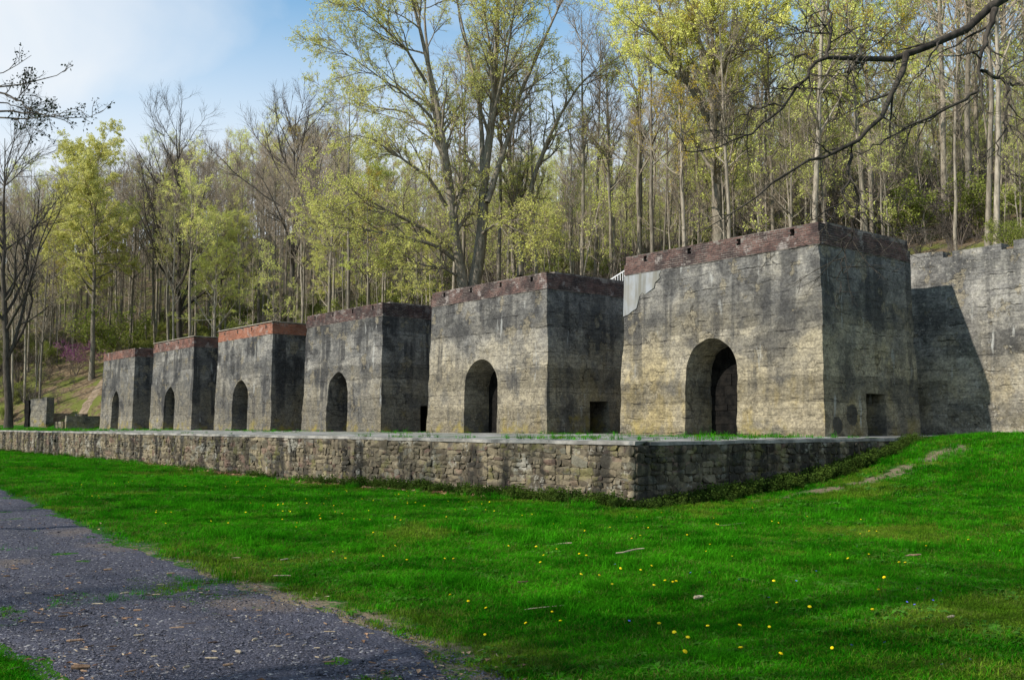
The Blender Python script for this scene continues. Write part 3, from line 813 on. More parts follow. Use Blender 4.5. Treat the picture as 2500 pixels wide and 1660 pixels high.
def stone_geo(w_, h_, r, bulge=0.045):
    nx = max(4, min(6, int(w_ / 0.1) + 2)); nz = 4
    u = np.linspace(-1, 1, nx)[None]; v = np.linspace(-1, 1, nz)[:, None]
    sq = r.uniform(0.02, 0.13)
    X = u * (1 - sq * v ** 4) + 0 * v; Z = v * (1 - sq * u ** 4) + 0 * u
    X = X * w_ / 2; Z = Z * h_ / 2 + r.normal(0, 0.045) * u * w_ + r.normal(0, 0.05) * h_ * u * v; X = X + r.normal(0, 0.06) * h_ * v
    ed = (1 - u ** 4) * (1 - v ** 4)
    Y = -bulge * (0.55 + 0.45 * ed) * r.uniform(0.5, 1.2) + r.normal(0, 0.012) * u + r.normal(0, 0.012) * v + r.normal(0, 0.008, X.shape)
    X = X + r.normal(0, 0.007, X.shape); Z = Z + r.normal(0, 0.006, Z.shape)
    F = np.stack([X, Y, Z], -1)
    rim = np.concatenate([F[0, :-1], F[:-1, -1], F[-1, :0:-1], F[:0:-1, 0]]); k = len(rim)
    back = rim.copy(); back[:, 1] = 0.06; back[:, [0, 2]] *= 1.03
    V = np.concatenate([F.reshape(-1, 3), rim, back]); n0 = nx * nz; i = np.arange(k); j = (i + 1) % k
    return V, np.concatenate([grid_faces(nz, nx), np.stack([n0 + j, n0 + i, n0 + k + i, n0 + k + j], -1)])


def stone_wall():
    root = empty('stone_wall', (WX, WY, -1.5)); tag(root, 'long low rubble stone retaining wall in front of the kilns, corner at its right end', 'stone wall')
    r = np.random.default_rng(12); st = []
    x = WX - 0.02
    while x > -80:
        L = r.uniform(2.2, 4.2); xa = max(x - L, -80)
        for (a, b_, c, d) in split_rects(x - xa, 1.72, r): st.append((0, xa + (a + b_) / 2, WT - 0.06 - 1.72 + (c + d) / 2, b_ - a, d - c))
        x = xa
    y = WY + 0.02
    while y < 2.2:
        L = min(r.uniform(2.2, 3.6), 2.25 - y)
        for (a, b_, c, d) in split_rects(L, 1.72, r): st.append((1, y + (a + b_) / 2, WT - 0.06 - 1.72 + (c + d) / 2, b_ - a, d - c))
        y += L
    P = []
    for (f, s_, z, w_, h_) in st:
        p = (s_, WY, z) if f == 0 else (WX, s_, z)
        g = gz(np.array(p[0] if f == 0 else WX + 0.3), np.array(p[1] - 0.15 if f == 0 else p[1]))
        P.append((*p, float(g)))
    P = np.array(P); keep = P[:, 2] + np.array([s[4] for s in st]) / 2 > P[:, 3] - 0.02
    d = np.linalg.norm(P[:, :3] - CAM, axis=1); area = np.array([s[3] * s[4] for s in st])
    idx = [i for i in np.argsort(-area / d ** 2 * 1.0) if keep[i]]
    mb = MB(); k = 0
    for i in idx:
        f, s_, z, w_, h_ = st[i]; g = r.uniform(0.0, 0.018)
        V, Q = stone_geo(w_ - g, h_ - g, r, r.uniform(0.03, 0.065))
        if f == 1: V = np.stack([-V[:, 1], V[:, 0], V[:, 2]], -1)
        loc = P[i, :3] - np.array([WX, WY, -1.5])
        if k < 298: link('stone', mk_mesh('stone', V, Q, M['stone'], None, True), root, loc)
        else: mb.add(V + loc, Q)
        k += 1
    tag(mb.build('small_stones', M['stone'], root, smooth=True), kind='stuff')
    c = MB()
    for f in (0, 1):
        ss = np.arange(-80, WX - 0.03, 0.16) if f == 0 else np.arange(WY + 0.03, 2.3, 0.16)
        zz = np.linspace(-2.0, WT - 0.05, 18); A, Z = np.meshgrid(ss, zz)
        dpt = 0.004 + 0.035 * fbm(np.stack([A * 2.5, Z * 4, 0 * A + 9 * f], -1), 5, 3)
        V = np.stack([A - WX, dpt, Z + 1.5], -1) if f == 0 else np.stack([-dpt, A - WY, Z + 1.5], -1)
        c.add(V.reshape(-1, 3), grid_faces(len(zz), len(ss)))
    c.build('mortar_core', M['wallmortar'], root, smooth=True)
    # thin concrete coping slabs along the edge
    x = WX + 0.03; i = 0
    while x > -80:
        L = r.uniform(1.6, 3.4); m = MB(); n = 9; xs = np.linspace(x - L, x - 0.012, n)
        o1 = 0.035 + 0.03 * fbm(np.stack([xs * 2, 0 * xs, 0 * xs], -1), 3); zt = WT + 0.035 + 0.012 * fbm(np.stack([xs, 0 * xs + 4, 0 * xs], -1), 8)
        rows = [np.stack([xs - WX, 0 * xs + yv, zv + 1.5], -1) for yv, zv in ((0.3, zt - 0.1), (0.0, zt - 0.085 - 0.02 * r.random()))]
        rows = [np.stack([xs - WX, 0.02 + 0 * xs, zt - 0.10 + 1.5], -1), np.stack([xs - WX, -o1, zt - 0.085 + 1.5], -1), np.stack([xs - WX, -o1 + 0.015, zt + 1.5], -1), np.stack([xs - WX, 0.42 + 0 * xs, zt + 0.004 + 1.5], -1)]
        m.add(np.concatenate(rows), grid_faces(4, n))
        for e in (0, n - 1): m.add([q[e] for q in rows], [(0, 1, 2, 3)])
        m.build('coping', M['slab'], root); x -= L
    y = WY + 0.45
    while y < 2.0:
        L = min(r.uniform(1.2, 2.4), 2.2 - y); m = MB(); n = 7; ys = np.linspace(y, y + L - 0.012, n)
        o1 = 0.03 + 0.03 * fbm(np.stack([ys * 2, 0 * ys, 0 * ys], -1), 13); zt = WT + 0.035 + 0.012 * fbm(np.stack([ys, 0 * ys + 4, 0 * ys], -1), 18)
        rows = [np.stack([-0.02 + 0 * ys, ys - WY, zt - 0.10 + 1.5], -1), np.stack([o1, ys - WY, zt - 0.085 + 1.5], -1), np.stack([o1 - 0.015, ys - WY, zt + 1.5], -1), np.stack([-0.42 + 0 * ys, ys - WY, zt + 0.004 + 1.5], -1)]
        m.add(np.concatenate(rows), grid_faces(4, n))
        for e in (0, n - 1): m.add([q[e] for q in rows], [(0, 1, 2, 3)])
        m.build('coping', M['slab'], root); y += L


stone_wall()


# ------------------------------------------------------------------ ruins at the left end
def ruins():
    def rough(name, root, x0, x1, y0, y1, z1, mat, seed):
        b = MB(); n = 8
        def face(P0, P1):
            u = np.linspace(0, 1, n)[None, :, None]; v = np.linspace(0, 1, n)[:, None, None]
            A = np.array(P0)[None, None] * (1 - u) + np.array(P1)[None, None] * u
            V = A + v * np.array([0, 0, z1])[None, None]; b.add(V.reshape(-1, 3), grid_faces(n, n))
        c = [(x0, y0, 0), (x1, y0, 0), (x1, y1, 0), (x0, y1, 0)]
        for i in range(4): face(c[i], c[(i + 1) % 4])
        b.add([(x, y, z1) for x, y, _ in c], [(0, 1, 2, 3)])
        V, F = b.arrays(); V = warp(V, 0.07, seed)
        return link(name, mk_mesh(name, V, F, mat), root)
    P = lambda px, d: at_depth(px, 1044, d)
    a, b_ = P(72, 98), P(106, 98); ax = unit(np.array([b_[0] - a[0], b_[1] - a[1], 0])); ang = math.atan2(ax[1], ax[0]) - 0.5
    t = empty('ruined_wall', (a[0], a[1], -0.05), ang); tag(t, 'tall grey ruined concrete wall with a dark end pier, left of the kilns', 'ruin')
    rough('end_pier', t, -0.55, 0.1, -0.25, 0.45, 2.95, M['soot'], 71); rough('wall_panel', t, 0.1, 2.2, -0.1, 0.3, 3.05, M['concrete_c'], 72)
    rough('pillar', t, 2.2, 2.9, -0.2, 0.6, 3.2, M['concrete_c'], 73)
    a = P(158, 92); t = empty('ruined_footing', (a[0], a[1], -0.05), 0.05); tag(t, 'low broken masonry footing with a flat top between the ruined wall and the farthest kiln', 'ruin')
    rough('side_wall', t, 0, 0.4, 0.0, 4.6, 1.30, M['concrete_b'], 74); rough('front_wall', t, -2.4, 0.0, -0.2, 0.3, 0.75, M['stone'], 75)
    rough('rear_wall', t, -2.2, 0.0, 1.6, 2.1, 1.5, M['stone'], 76)


ruins()


# ------------------------------------------------------------------ trees
def grow(P, Rr, m, t0, t1, L, ang, K, r, trop=0.08, wig=0.10, rr=0.6, rmin=0.004, angv=0.18, fade=0.5, rmax=9.0):
    N, Kp, _ = P.shape
    t = np.sort(r.uniform(t0, t1, (N, m)), 1); q = np.clip(t * (Kp - 1), 0, Kp - 1.001); i = q.astype(int); f = (q - i)[..., None]
    n = np.arange(N)[:, None]
    base = P[n, i] * (1 - f) + P[n, i + 1] * f; tan = unit(P[n, i + 1] - P[n, i]); f1 = f[..., 0]
    r0 = np.clip((Rr[n, i] * (1 - f1) + Rr[n, i + 1] * f1) * rr, rmin, rmax)
    perp = unit(np.cross(tan, unit(r.normal(0, 1, (N, m, 3))))); a = ang + r.normal(0, angv, (N, m))
    d = tan * np.cos(a)[..., None] + perp * np.sin(a)[..., None]
    Ls = L * r.uniform(0.6, 1.25, (N, m)) * (1 - fade * (t - t0) / max(t1 - t0, 1e-6))
    pts = [base]; p = base
    for k in range(1, K):
        d = d + r.normal(0, wig, d.shape); d[..., 2] += trop; d = unit(d); p = p + d * (Ls / (K - 1))[..., None]; pts.append(p)
    s_ = np.linspace(0, 1, K)
    R2 = r0[..., None] * (1 - s_) ** 0.85 + rmin * 0.6
    return np.stack(pts, 2).reshape(N * m, K, 3), R2.reshape(N * m, K)


def leaf_geo(pts, size, r, droop=0.3):
    N = len(pts); d = unit(r.normal(0, 1, (N, 3)) + [0, 0, -droop]); sd_ = unit(np.cross(d, r.normal(0, 1, (N, 3))))
    s_ = (size * r.uniform(0.6, 1.35, N))[:, None]
    V = np.stack([pts, pts + d * s_ * 0.5 + sd_ * s_ * 0.33, pts + d * s_, pts + d * s_ * 0.5 - sd_ * s_ * 0.33], 1).reshape(-1, 3)
    return V, np.arange(4 * N).reshape(-1, 4)


def along(P, n, r, t0=0.3):
    N, K, _ = P.shape; t = r.uniform(t0, 1, (N, n)) * (K - 1.001); i = t.astype(int); f = (t - i)[..., None]; k = np.arange(N)[:, None]
    return (P[k, i] * (1 - f) + P[k, i + 1] * f).reshape(-1, 3)


def trunk_line(H, r, K=12, wig=0.02, lean=0.02):
    z = np.linspace(-0.4, H, K); xy = np.cumsum(r.normal(0, wig * H / K, (K, 2)), 0) + np.outer(z, r.normal(0, lean, 2)); xy -= xy[0]
    return np.concatenate([xy, z[:, None]], 1)


def tree_arrays(kind, seed):
    r = np.random.default_rng(seed); tr, cr, lf = MB(), MB(), MB()
    if kind == 'forest':        # tall, clean trunk, narrow crown
        H = r.uniform(20, 23); T = trunk_line(H, r, 14, 0.025, 0.02); Rr = np.interp(np.linspace(0, 1, 14), [0, 0.06, 0.5, 1], [0.21, 0.155, 0.105, 0.018])
        l1 = grow(T[None], Rr[None], 20, 0.42, 0.99, 4.6, 0.75, 8, r, 0.10, 0.13, 0.5, 0.012); sm, st, leaf = 6, 9, 0
        l2 = grow(*l1, 7, 0.2, 1, 1.9, 0.6, 5, r, 0.06, 0.14, 0.55, 0.008); l3 = grow(*l2, 7, 0.15, 1, 0.85, 0.6, 4, r, 0.05, 0.16, 0.6, 0.0045)
    elif kind in ('sapling', 'leafsap'):
        H = r.uniform(9, 12); T = trunk_line(H, r, 10, 0.05, 0.06); Rr = np.linspace(0.075, 0.012, 10)
        l1 = grow(T[None], Rr[None], 14, 0.3, 0.99, 2.4, 0.7, 6, r, 0.08, 0.14, 0.5, 0.008)
        l2 = grow(*l1, 6, 0.2, 1, 1.0, 0.6, 4, r, 0.05, 0.16, 0.55, 0.005); l3 = grow(*l2, 5, 0.2, 1, 0.5, 0.6, 3, r, 0.05, 0.16, 0.6, 0.0035); leaf = 3 if kind == 'leafsap' else 0
    elif kind == 'vase':        # bare, forking low, ascending limbs
        H = r.uniform(22, 25); T = trunk_line(H, r, 14, 0.035, 0.02); Rr = np.interp(np.linspace(0, 1, 14), [0, 0.06, 0.45, 1], [0.40, 0.30, 0.19, 0.02])
        l1 = grow(T[None], Rr[None], 21, 0.2, 0.97, 12, 0.70, 10, r, 0.10, 0.10, 0.55, 0.02, fade=0.62)
        l2 = grow(*l1, 10, 0.2, 1, 3.4, 0.6, 6, r, 0.08, 0.13, 0.5, 0.009); l3 = grow(*l2, 10, 0.15, 1, 1.3, 0.6, 4, r, 0.06, 0.16, 0.6, 0.005); leaf = 0
    elif kind == 'maple':       # leafing out, rounded
        H = r.uniform(20, 23); T = trunk_line(H, r, 14, 0.03, 0.02); Rr = np.interp(np.linspace(0, 1, 14), [0, 0.06, 0.5, 1], [0.33, 0.25, 0.15, 0.02])
        l1 = grow(T[None], Rr[None], 30, 0.22, 0.98, 6.6, 0.95, 8, r, 0.07, 0.11, 0.5, 0.015, fade=0.5)
        l2 = grow(*l1, 8, 0.2, 1, 2.6, 0.7, 5, r, 0.04, 0.14, 0.5, 0.008); l3 = grow(*l2, 7, 0.15, 1, 1.0, 0.7, 4, r, 0.0, 0.16, 0.6, 0.005); leaf = 20
    elif kind == 'round':       # broad domed crown in pale new leaf over a clear trunk
        H = 23.0; T = trunk_line(H, r, 14, 0.02, 0.01); Rr = np.interp(np.linspace(0, 1, 14), [0, 0.06, 0.5, 1], [0.36, 0.27, 0.15, 0.02])
        a1 = grow(T[None], Rr[None], 24, 0.34, 0.72, 6.4, 1.05, 8, r, 0.06, 0.11, 0.5, 0.015, fade=0.05); a2 = grow(T[None], Rr[None], 22, 0.66, 0.96, 6.6, 0.95, 8, r, 0.08, 0.11, 0.6, 0.015, fade=0.45)
        l1 = (np.concatenate([a1[0], a2[0]]), np.concatenate([a1[1], a2[1]]))
        l2 = grow(*l1, 9, 0.2, 1, 2.4, 0.75, 5, r, 0.03, 0.14, 0.5, 0.008); l3 = grow(*l2, 7, 0.1, 1, 1.0, 0.75, 4, r, 0.0, 0.16, 0.6, 0.005); leaf = 24
    elif kind == 'budding':     # like forest, thin scatter of new leaf
        H = r.uniform(19, 22); T = trunk_line(H, r, 14, 0.03, 0.03); Rr = np.interp(np.linspace(0, 1, 14), [0, 0.06, 0.5, 1], [0.21, 0.155, 0.105, 0.018])
        l1 = grow(T[None], Rr[None], 18, 0.35, 0.99, 5.2, 0.8, 8, r, 0.09, 0.13, 0.5, 0.012)
        l2 = grow(*l1, 7, 0.2, 1, 2.0, 0.6, 5, r, 0.05, 0.14, 0.55, 0.008); l3 = grow(*l2, 6, 0.15, 1, 0.85, 0.6, 4, r, 0.03, 0.16, 0.6, 0.0045); leaf = 8
    else:                       # shrub
        n = 7; az = r.uniform(0, 6.28, n); T = np.zeros((n, 6, 3)); d = np.stack([np.cos(az) * 0.5, np.sin(az) * 0.5, np.ones(n)], -1)
        for k in range(1, 6): d = d + r.normal(0, 0.12, d.shape); T[:, k] = T[:, k - 1] + unit(d) * r.uniform(0.4, 0.6, (n, 1))
        T[:, 0, 2] = -0.1; Rr = np.tile(np.linspace(0.03, 0.008, 6), (n, 1))
        l1 = grow(T, Rr, 7, 0.15, 1, 1.1, 0.7, 5, r, 0.02, 0.16, 0.6, 0.006); l2 = grow(*l1, 5, 0.2, 1, 0.6, 0.7, 4, r, 0, 0.18, 0.6, 0.004); l3 = None
        V, Q = tubes(T, Rr, 5); tr.add(V, Q); V, Q = tubes(*l1, 4); cr.add(V, Q); V, Q = tubes(*l2, 3); cr.add(V, Q)
        if kind == 'bush': V, Q = leaf_geo(np.concatenate([along(l2[0], 14, r, 0), along(l1[0], 12, r)]) + r.normal(0, 0.10, (len(l2[0]) * 14 + len(l1[0]) * 12, 3)), 0.10, r); lf.add(V, Q)
        if kind == 'redbud':
            V, Q = leaf_geo(np.concatenate([along(l2[0], 9, r, 0), along(l1[0], 8, r)]) + r.normal(0, 0.06, (len(l2[0]) * 9 + len(l1[0]) * 8, 3)), 0.07, r); lf.add(V, Q)
        return tr, cr, lf
    V, Q = tubes(T[None], Rr[None], 8); tr.add(V, Q); V, Q = tubes(*l1, 5); tr.add(V, Q)
    V, Q = tubes(*l2, 4); cr.add(V, Q); V, Q = tubes(*l3, 3); cr.add(V, Q)
    if leaf:
        pts = along(l3[0], leaf, r, 0.25); pts = pts + r.normal(0, 0.07, pts.shape); V, Q = leaf_geo(pts, 0.155 if kind == 'round' else 0.115 if kind == 'maple' else 0.105, r, 0.6); lf.add(V, Q)
    return tr, cr, lf


class Proto:
    def __init__(s, kind, seed, bark, twig, leafm=None):
        tr, cr, lf = tree_arrays(kind, seed); s.kind = kind
        s.trunk = tr.mesh('trunk', bark, True); s.crown = cr.mesh('crown', twig, False); s.leaves = lf.mesh('foliage', leafm) if lf.n else None
        s.src = (tr, cr, lf, bark, twig, leafm); s.H = max(float(v[:, 2].max()) for v in tr.V)
    def joined(s):
        tr, cr, lf, a, b_, c = s.src; V = []; F = []; mi = []; n = 0
        for k, q in enumerate((tr, cr, lf)):
            if not q.n: continue
            v, f = q.arrays(); V.append(v); F.append(f[0] + n); mi.append(np.full(len(f[0]), k)); n += len(v)
        return mk_mesh('woodland_tree', np.concatenate(V), [np.concatenate(F)], [m for m in (a, b_, c) if m], np.concatenate(mi))


def plant(proto, name, x, y, sc, rot, label, cat, group=None, zoff=0.0, leafmat=None):
    o = empty(name, (x, y, float(gz(x, y)) + zoff), rot, sc); tag(o, label, cat, group)
    link('trunk', proto.trunk, o); link('crown', proto.crown, o)
    if proto.leaves: link('foliage', proto.leaves, o)
    return o


FOREST = [Proto('forest', 400 + i, M['bark'], M['twig']) for i in range(5)]
SAP = [Proto('sapling', 420 + i, M['bark'], M['twig']) for i in range(3)] + [Proto('leafsap', 424 + i, M['bark'], M['twig'], M['leaf_g']) for i in range(2)]
VASE = [Proto('vase', 440 + i, M['bark_dark'], M['twig_dark']) for i in range(3)]
MAPLE = [Proto('maple', 460, M['bark'], M['twig'], M['leaf_y']), Proto('maple', 461, M['bark'], M['twig'], M['leaf_g'])]
ROUND = Proto('round', 470, M['bark'], M['twig'], M['leaf_p'])
BUD = [Proto('budding', 480, M['bark'], M['twig'], M['leaf_g']), Proto('budding', 481, M['bark'], M['twig'], M['leaf_y']), Proto('budding', 482, M['bark'], M['twig'], M['leaf_o'])]
BUSH = [Proto('bush', 500 + i, M['twig'], M['twig'], M['shrub']) for i in range(2)]
BRUSH = [Proto('brush', 510, M['twig_dark'], M['twig_dark'])]
REDBUD = Proto('redbud', 520, M['twig'], M['twig'], M['magenta'])


def on_px(px, d):
    p = at_depth(px, 1000, d); return p[0], p[1]


def ground_hit(px, py):
    rr = px_ray(px, py) / FPX; t = np.geomspace(2.5, 190, 900); P = CAM + rr * t[:, None]
    h = P[:, 2] - gz(P[:, 0], P[:, 1]); i = int(np.argmax(h < 0))
    if h[i] >= 0: return None
    f = h[i - 1] / (h[i - 1] - h[i]); return P[i - 1] * (1 - f) + P[i] * f


def on_slope(px, py, hc):
    d = np.linspace(84, 150, 400); P = np.array([at_depth(px, py, q) for q in d]); k = int(np.argmax(gz(P[:, 0], P[:, 1]) + hc >= P[:, 2]))
    return P[k, 0], P[k, 1]


def special_trees():
    S_ = [  # px, depth, proto, height scale, name, label, category
        (222, 106, ROUND, 318, 'leafing_tree', 'rounded yellow green leafing tree standing alone on the slope above the ruins', 'tree'),
        (438, 104, VASE[0], 245, 'bare_tree', 'dark bare tree with forking limbs behind the second kiln from the left', 'tree'),
        (706, 96, VASE[1], 205, 'bare_tree', 'tall dark bare tree with a full round twiggy top behind the orange brick kiln', 'tree'),
        (22, 92, VASE[2], 270, 'bare_tree', 'leaning bare tree with sweeping limbs at the left edge of the picture', 'tree'),
        (60, 104, FOREST[0], 0.95, 'bare_tree', 'slim pale trunked tree just above the ruined concrete wall', 'tree'),
        (900, 84, MAPLE[1], 0.72, 'leafing_tree', 'low spreading yellow leafed tree behind the third kiln from the right', 'tree'),
        (800, 88, MAPLE[0], 0.62, 'leafing_tree', 'small bright yellow leafed tree left of the many stemmed maple', 'tree'),
        (1420, 62, FOREST[2], 0.95, 'bare_tree', 'straight grey trunk rising beside the white railing', 'tree'),
        (1262, 66, BUD[1], 1.1, 'budding_tree', 'forked grey tree just right of the many stemmed maple', 'tree'),
        (1218, 64, FOREST[3], 1.0, 'bare_tree', 'thick leaning trunk behind the second kiln parapet', 'tree'),
        (1990, 52, BUD[0], 0.85, 'budding_tree', 'tree with thick pale trunk behind the near corner of the largest kiln parapet', 'tree'),
        (2140, 50, BUD[2], 0.85, 'budding_tree', 'leaning trunk with gold new leaf above the right rear of the largest kiln', 'tree'),
        (2375, 46, FOREST[4], 1.0, 'bare_tree', 'tall grey trunk above the notched retaining wall', 'tree'),
        (1560, 60, BUD[0], 1.0, 'budding_tree', 'budding tree above the left half of the largest kiln', 'tree'),
        (2050, 60, MAPLE[1], 0.62, 'leafing_tree', 'low bright green leafed tree behind the hanging branch', 'tree'),
    ]
    for i, (px, d, pr, sc, nm, lb, ct) in enumerate(S_):
        x, y = on_px(px, d)
        if sc > 5: sc = (CAM[2] + (1044 - sc) / FPX * d - float(gz(x, y))) / pr.H
        plant(pr, nm, x, y, sc, i * 1.3 + 0.4, lb, ct)
    x, y = on_slope(186, 862, 2.6); plant(REDBUD, 'redbud_shrub', x, y, 1.5, 0.3, 'small magenta flowering redbud on the slope left of the farthest kiln', 'shrub')
    x, y = on_slope(280, 838, 2.4); plant(BUSH[0], 'green_bush', x, y, 2.3, 1.0, 'large dark green bush just above the farthest kiln', 'shrub')


special_trees()


def zone(px, d):
    z = 'at the far left' if px < 230 else 'behind the two smallest kilns' if px < 540 else 'behind the orange brick kiln' if px < 750 else 'behind the blackened kiln' if px < 1050 else \
        'behind the second largest kiln' if px < 1530 else 'behind the largest kiln' if px < 2220 else 'behind the notched wall'
    return z


def forest():
    r = np.random.default_rng(99); c = []; C = np.zeros((1700, 2))
    for _ in range(60000):
        if len(c) >= 1600: break
        px = r.uniform(-700, 2650); d = math.sqrt(r.uniform(35 ** 2, 200 ** 2))
        x, y = on_px(px, d)
        if y < (13 if x > -77 else foot(x) + 3): continue
        if y > 150: continue
        if px < 395 and d < (112 if px > 95 else 100): continue
        ms = 2.5 + d * 0.012 if px > 1000 else 2.3 + d * 0.006
        n = len(c)
        if n and np.min((C[:n, 0] - x) ** 2 + (C[:n, 1] - y) ** 2) < ms * ms: continue
        C[n] = x, y; c.append((x, y, d, px))
    c = sorted(c, key=lambda q: q[2]); far = []; near = []
    KINDS = {'f': (FOREST, 'bare_tree', 'slender bare grey tree in the crowded wood ZONE', 'tree', 'bare trees of the hillside wood'),
             's': (SAP, 'sapling', 'thin young sapling among taller trees ZONE', 'tree', 'thin saplings of the hillside wood'),
             'b': (BUD, 'budding_tree', 'tall tree with a thin scatter of new leaf ZONE', 'tree', 'budding trees of the hillside wood'),
             'm': (MAPLE, 'leafing_tree', 'broad yellow green leafing tree in the wood ZONE', 'tree', 'leafing trees of the hillside wood')}
    for i, (x, y, d, px) in enumerate(c):
        u = r.random(); right = px > 900
        k = ('f' if u < 0.44 else 's' if u < 0.70 else 'b' if u < 0.93 else 'm') if right else ('f' if u < 0.66 else 's' if u < 0.86 else 'b' if u < 0.955 else 'm')
        if d > 125 and k == 'm': k = 'b'
        P, nm, lb, ct, gp = KINDS[k]; j = r.integers(len(P)); j = r.integers(3) if (k == 's' and r.random() < 0.7) else j; sc = r.uniform(0.72, 1.02) * (0.8 if k == 'm' else 1.0) * (1.1 if d > 110 and px < 800 else 0.8 if d > 75 and px > 1550 else 0.66 if d > 72 and px > 850 else 1); rot = r.uniform(0, 6.28)
        if len(near) < 330 and -40 < px < 2540:
            near.append(i); plant(P[j], nm, x, y, sc, rot, lb.replace('ZONE', zone(px, d)), ct, gp + ' ' + zone(px, d))
        else: far.append((k, j, x, y, sc, rot))
    # thin stems of the thicket between the trees
    n = 0
    while n < 1450:
        px = r.uniform(-600, 2650); d = math.sqrt(r.uniform(38 ** 2, 150 ** 2)); x, y = on_px(px, d)
        if y < (14 if x > -77 else foot(x) + 3) or (x < -72 and (d < 112 or r.random() < 0.6)): continue
        far.append(('s', int(r.integers(3) if r.random() < (0.85 if px < 1100 else 0.6) else r.integers(3, 5)), x, y, r.uniform(0.35, 1.1), r.uniform(0, 6.28))); n += 1
    # the rest of the wood reads as one mass
    gi = {}; protos = []
    for k, P in (('f', FOREST), ('s', SAP), ('b', BUD), ('m', MAPLE)):
        for j, p in enumerate(P): gi[(k, j)] = len(protos); protos.append(p.joined())
    pts = np.array([(x, y, float(gz(x, y))) for k, j, x, y, sc, rot in far])
    scatter('distant_woods', pts, np.array([gi[(k, j)] for k, j, *_ in far]), np.array([f[4] for f in far]), np.array([f[5] for f in far]), protos)


def scatter(name, pts, idx, sc, rot, meshes, tilt=None, kind='stuff', parent=None):
    """one object whose points carry instances of small meshes (geometry nodes)"""
    me = bpy.data.meshes.new(name); me.vertices.add(len(pts)); me.vertices.foreach_set('co', np.asarray(pts, np.float32).ravel())
    a = me.attributes.new('idx', 'INT', 'POINT'); a.data.foreach_set('value', np.asarray(idx, np.int32))
    a = me.attributes.new('sc', 'FLOAT', 'POINT'); a.data.foreach_set('value', np.asarray(sc, np.float32))
    e = np.zeros((len(pts), 3), np.float32); e[:, 2] = rot
    if tilt is not None: e[:, :2] = tilt
    a = me.attributes.new('rot', 'FLOAT_VECTOR', 'POINT'); a.data.foreach_set('vector', e.ravel())
    o = link(name, me, parent)
    cl = bpy.data.collections.new(name + '_pieces')
    for k, m in enumerate(meshes): cl.objects.link(bpy.data.objects.new('%s_piece_%02d' % (name, k), m))
    ng = bpy.data.node_groups.new(name, 'GeometryNodeTree')
    ng.interface.new_socket('Geometry', in_out='INPUT', socket_type='NodeSocketGeometry'); ng.interface.new_socket('Geometry', in_out='OUTPUT', socket_type='NodeSocketGeometry')
    n = ng.nodes; l = ng.links; gi = n.new('NodeGroupInput'); go = n.new('NodeGroupOutput')
    ci = n.new('GeometryNodeCollectionInfo'); ci.inputs['Collection'].default_value = cl; ci.inputs['Separate Children'].default_value = True; ci.inputs['Reset Children'].default_value = True
    ip = n.new('GeometryNodeInstanceOnPoints'); ip.inputs['Pick Instance'].default_value = True
    def attr(nm, t):
        q = n.new('GeometryNodeInputNamedAttribute'); q.data_type = t; q.inputs['Name'].default_value = nm; return q.outputs[0]
    mp = n.new('GeometryNodeMeshToPoints')
    l.new(gi.outputs[0], mp.inputs[0]); l.new(mp.outputs[0], ip.inputs['Points']); l.new(ci.outputs[0], ip.inputs['Instance'])
    l.new(attr('idx', 'INT'), ip.inputs['Instance Index']); l.new(attr('sc', 'FLOAT'), ip.inputs['Scale'])
    er = n.new('FunctionNodeEulerToRotation'); l.new(attr('rot', 'FLOAT_VECTOR'), er.inputs[0]); l.new(er.outputs[0], ip.inputs['Rotation'])
    l.new(ip.outputs[0], go.inputs[0])
    md = o.modifiers.new('scatter', 'NODES'); md.node_group = ng
    o['kind'] = kind
    return o


forest()


# ---- traced trees: stems drawn through their own depth, smaller wood grown from them
def resample(P, K):
    P = np.asarray(P, float); d = np.concatenate([[0], np.cumsum(np.linalg.norm(np.diff(P, axis=0), axis=1))])
    # smooth the corners
    t = np.linspace(0, d[-1], K * 3); Q = np.stack([np.interp(t, d, P[:, k]) for k in range(P.shape[1])], -1)
    for _ in range(3): Q[1:-1] = (Q[:-2] + 2 * Q[1:-1] + Q[2:]) / 4
    i = np.linspace(0, len(Q) - 1, K).round().astype(int); return Q[i]


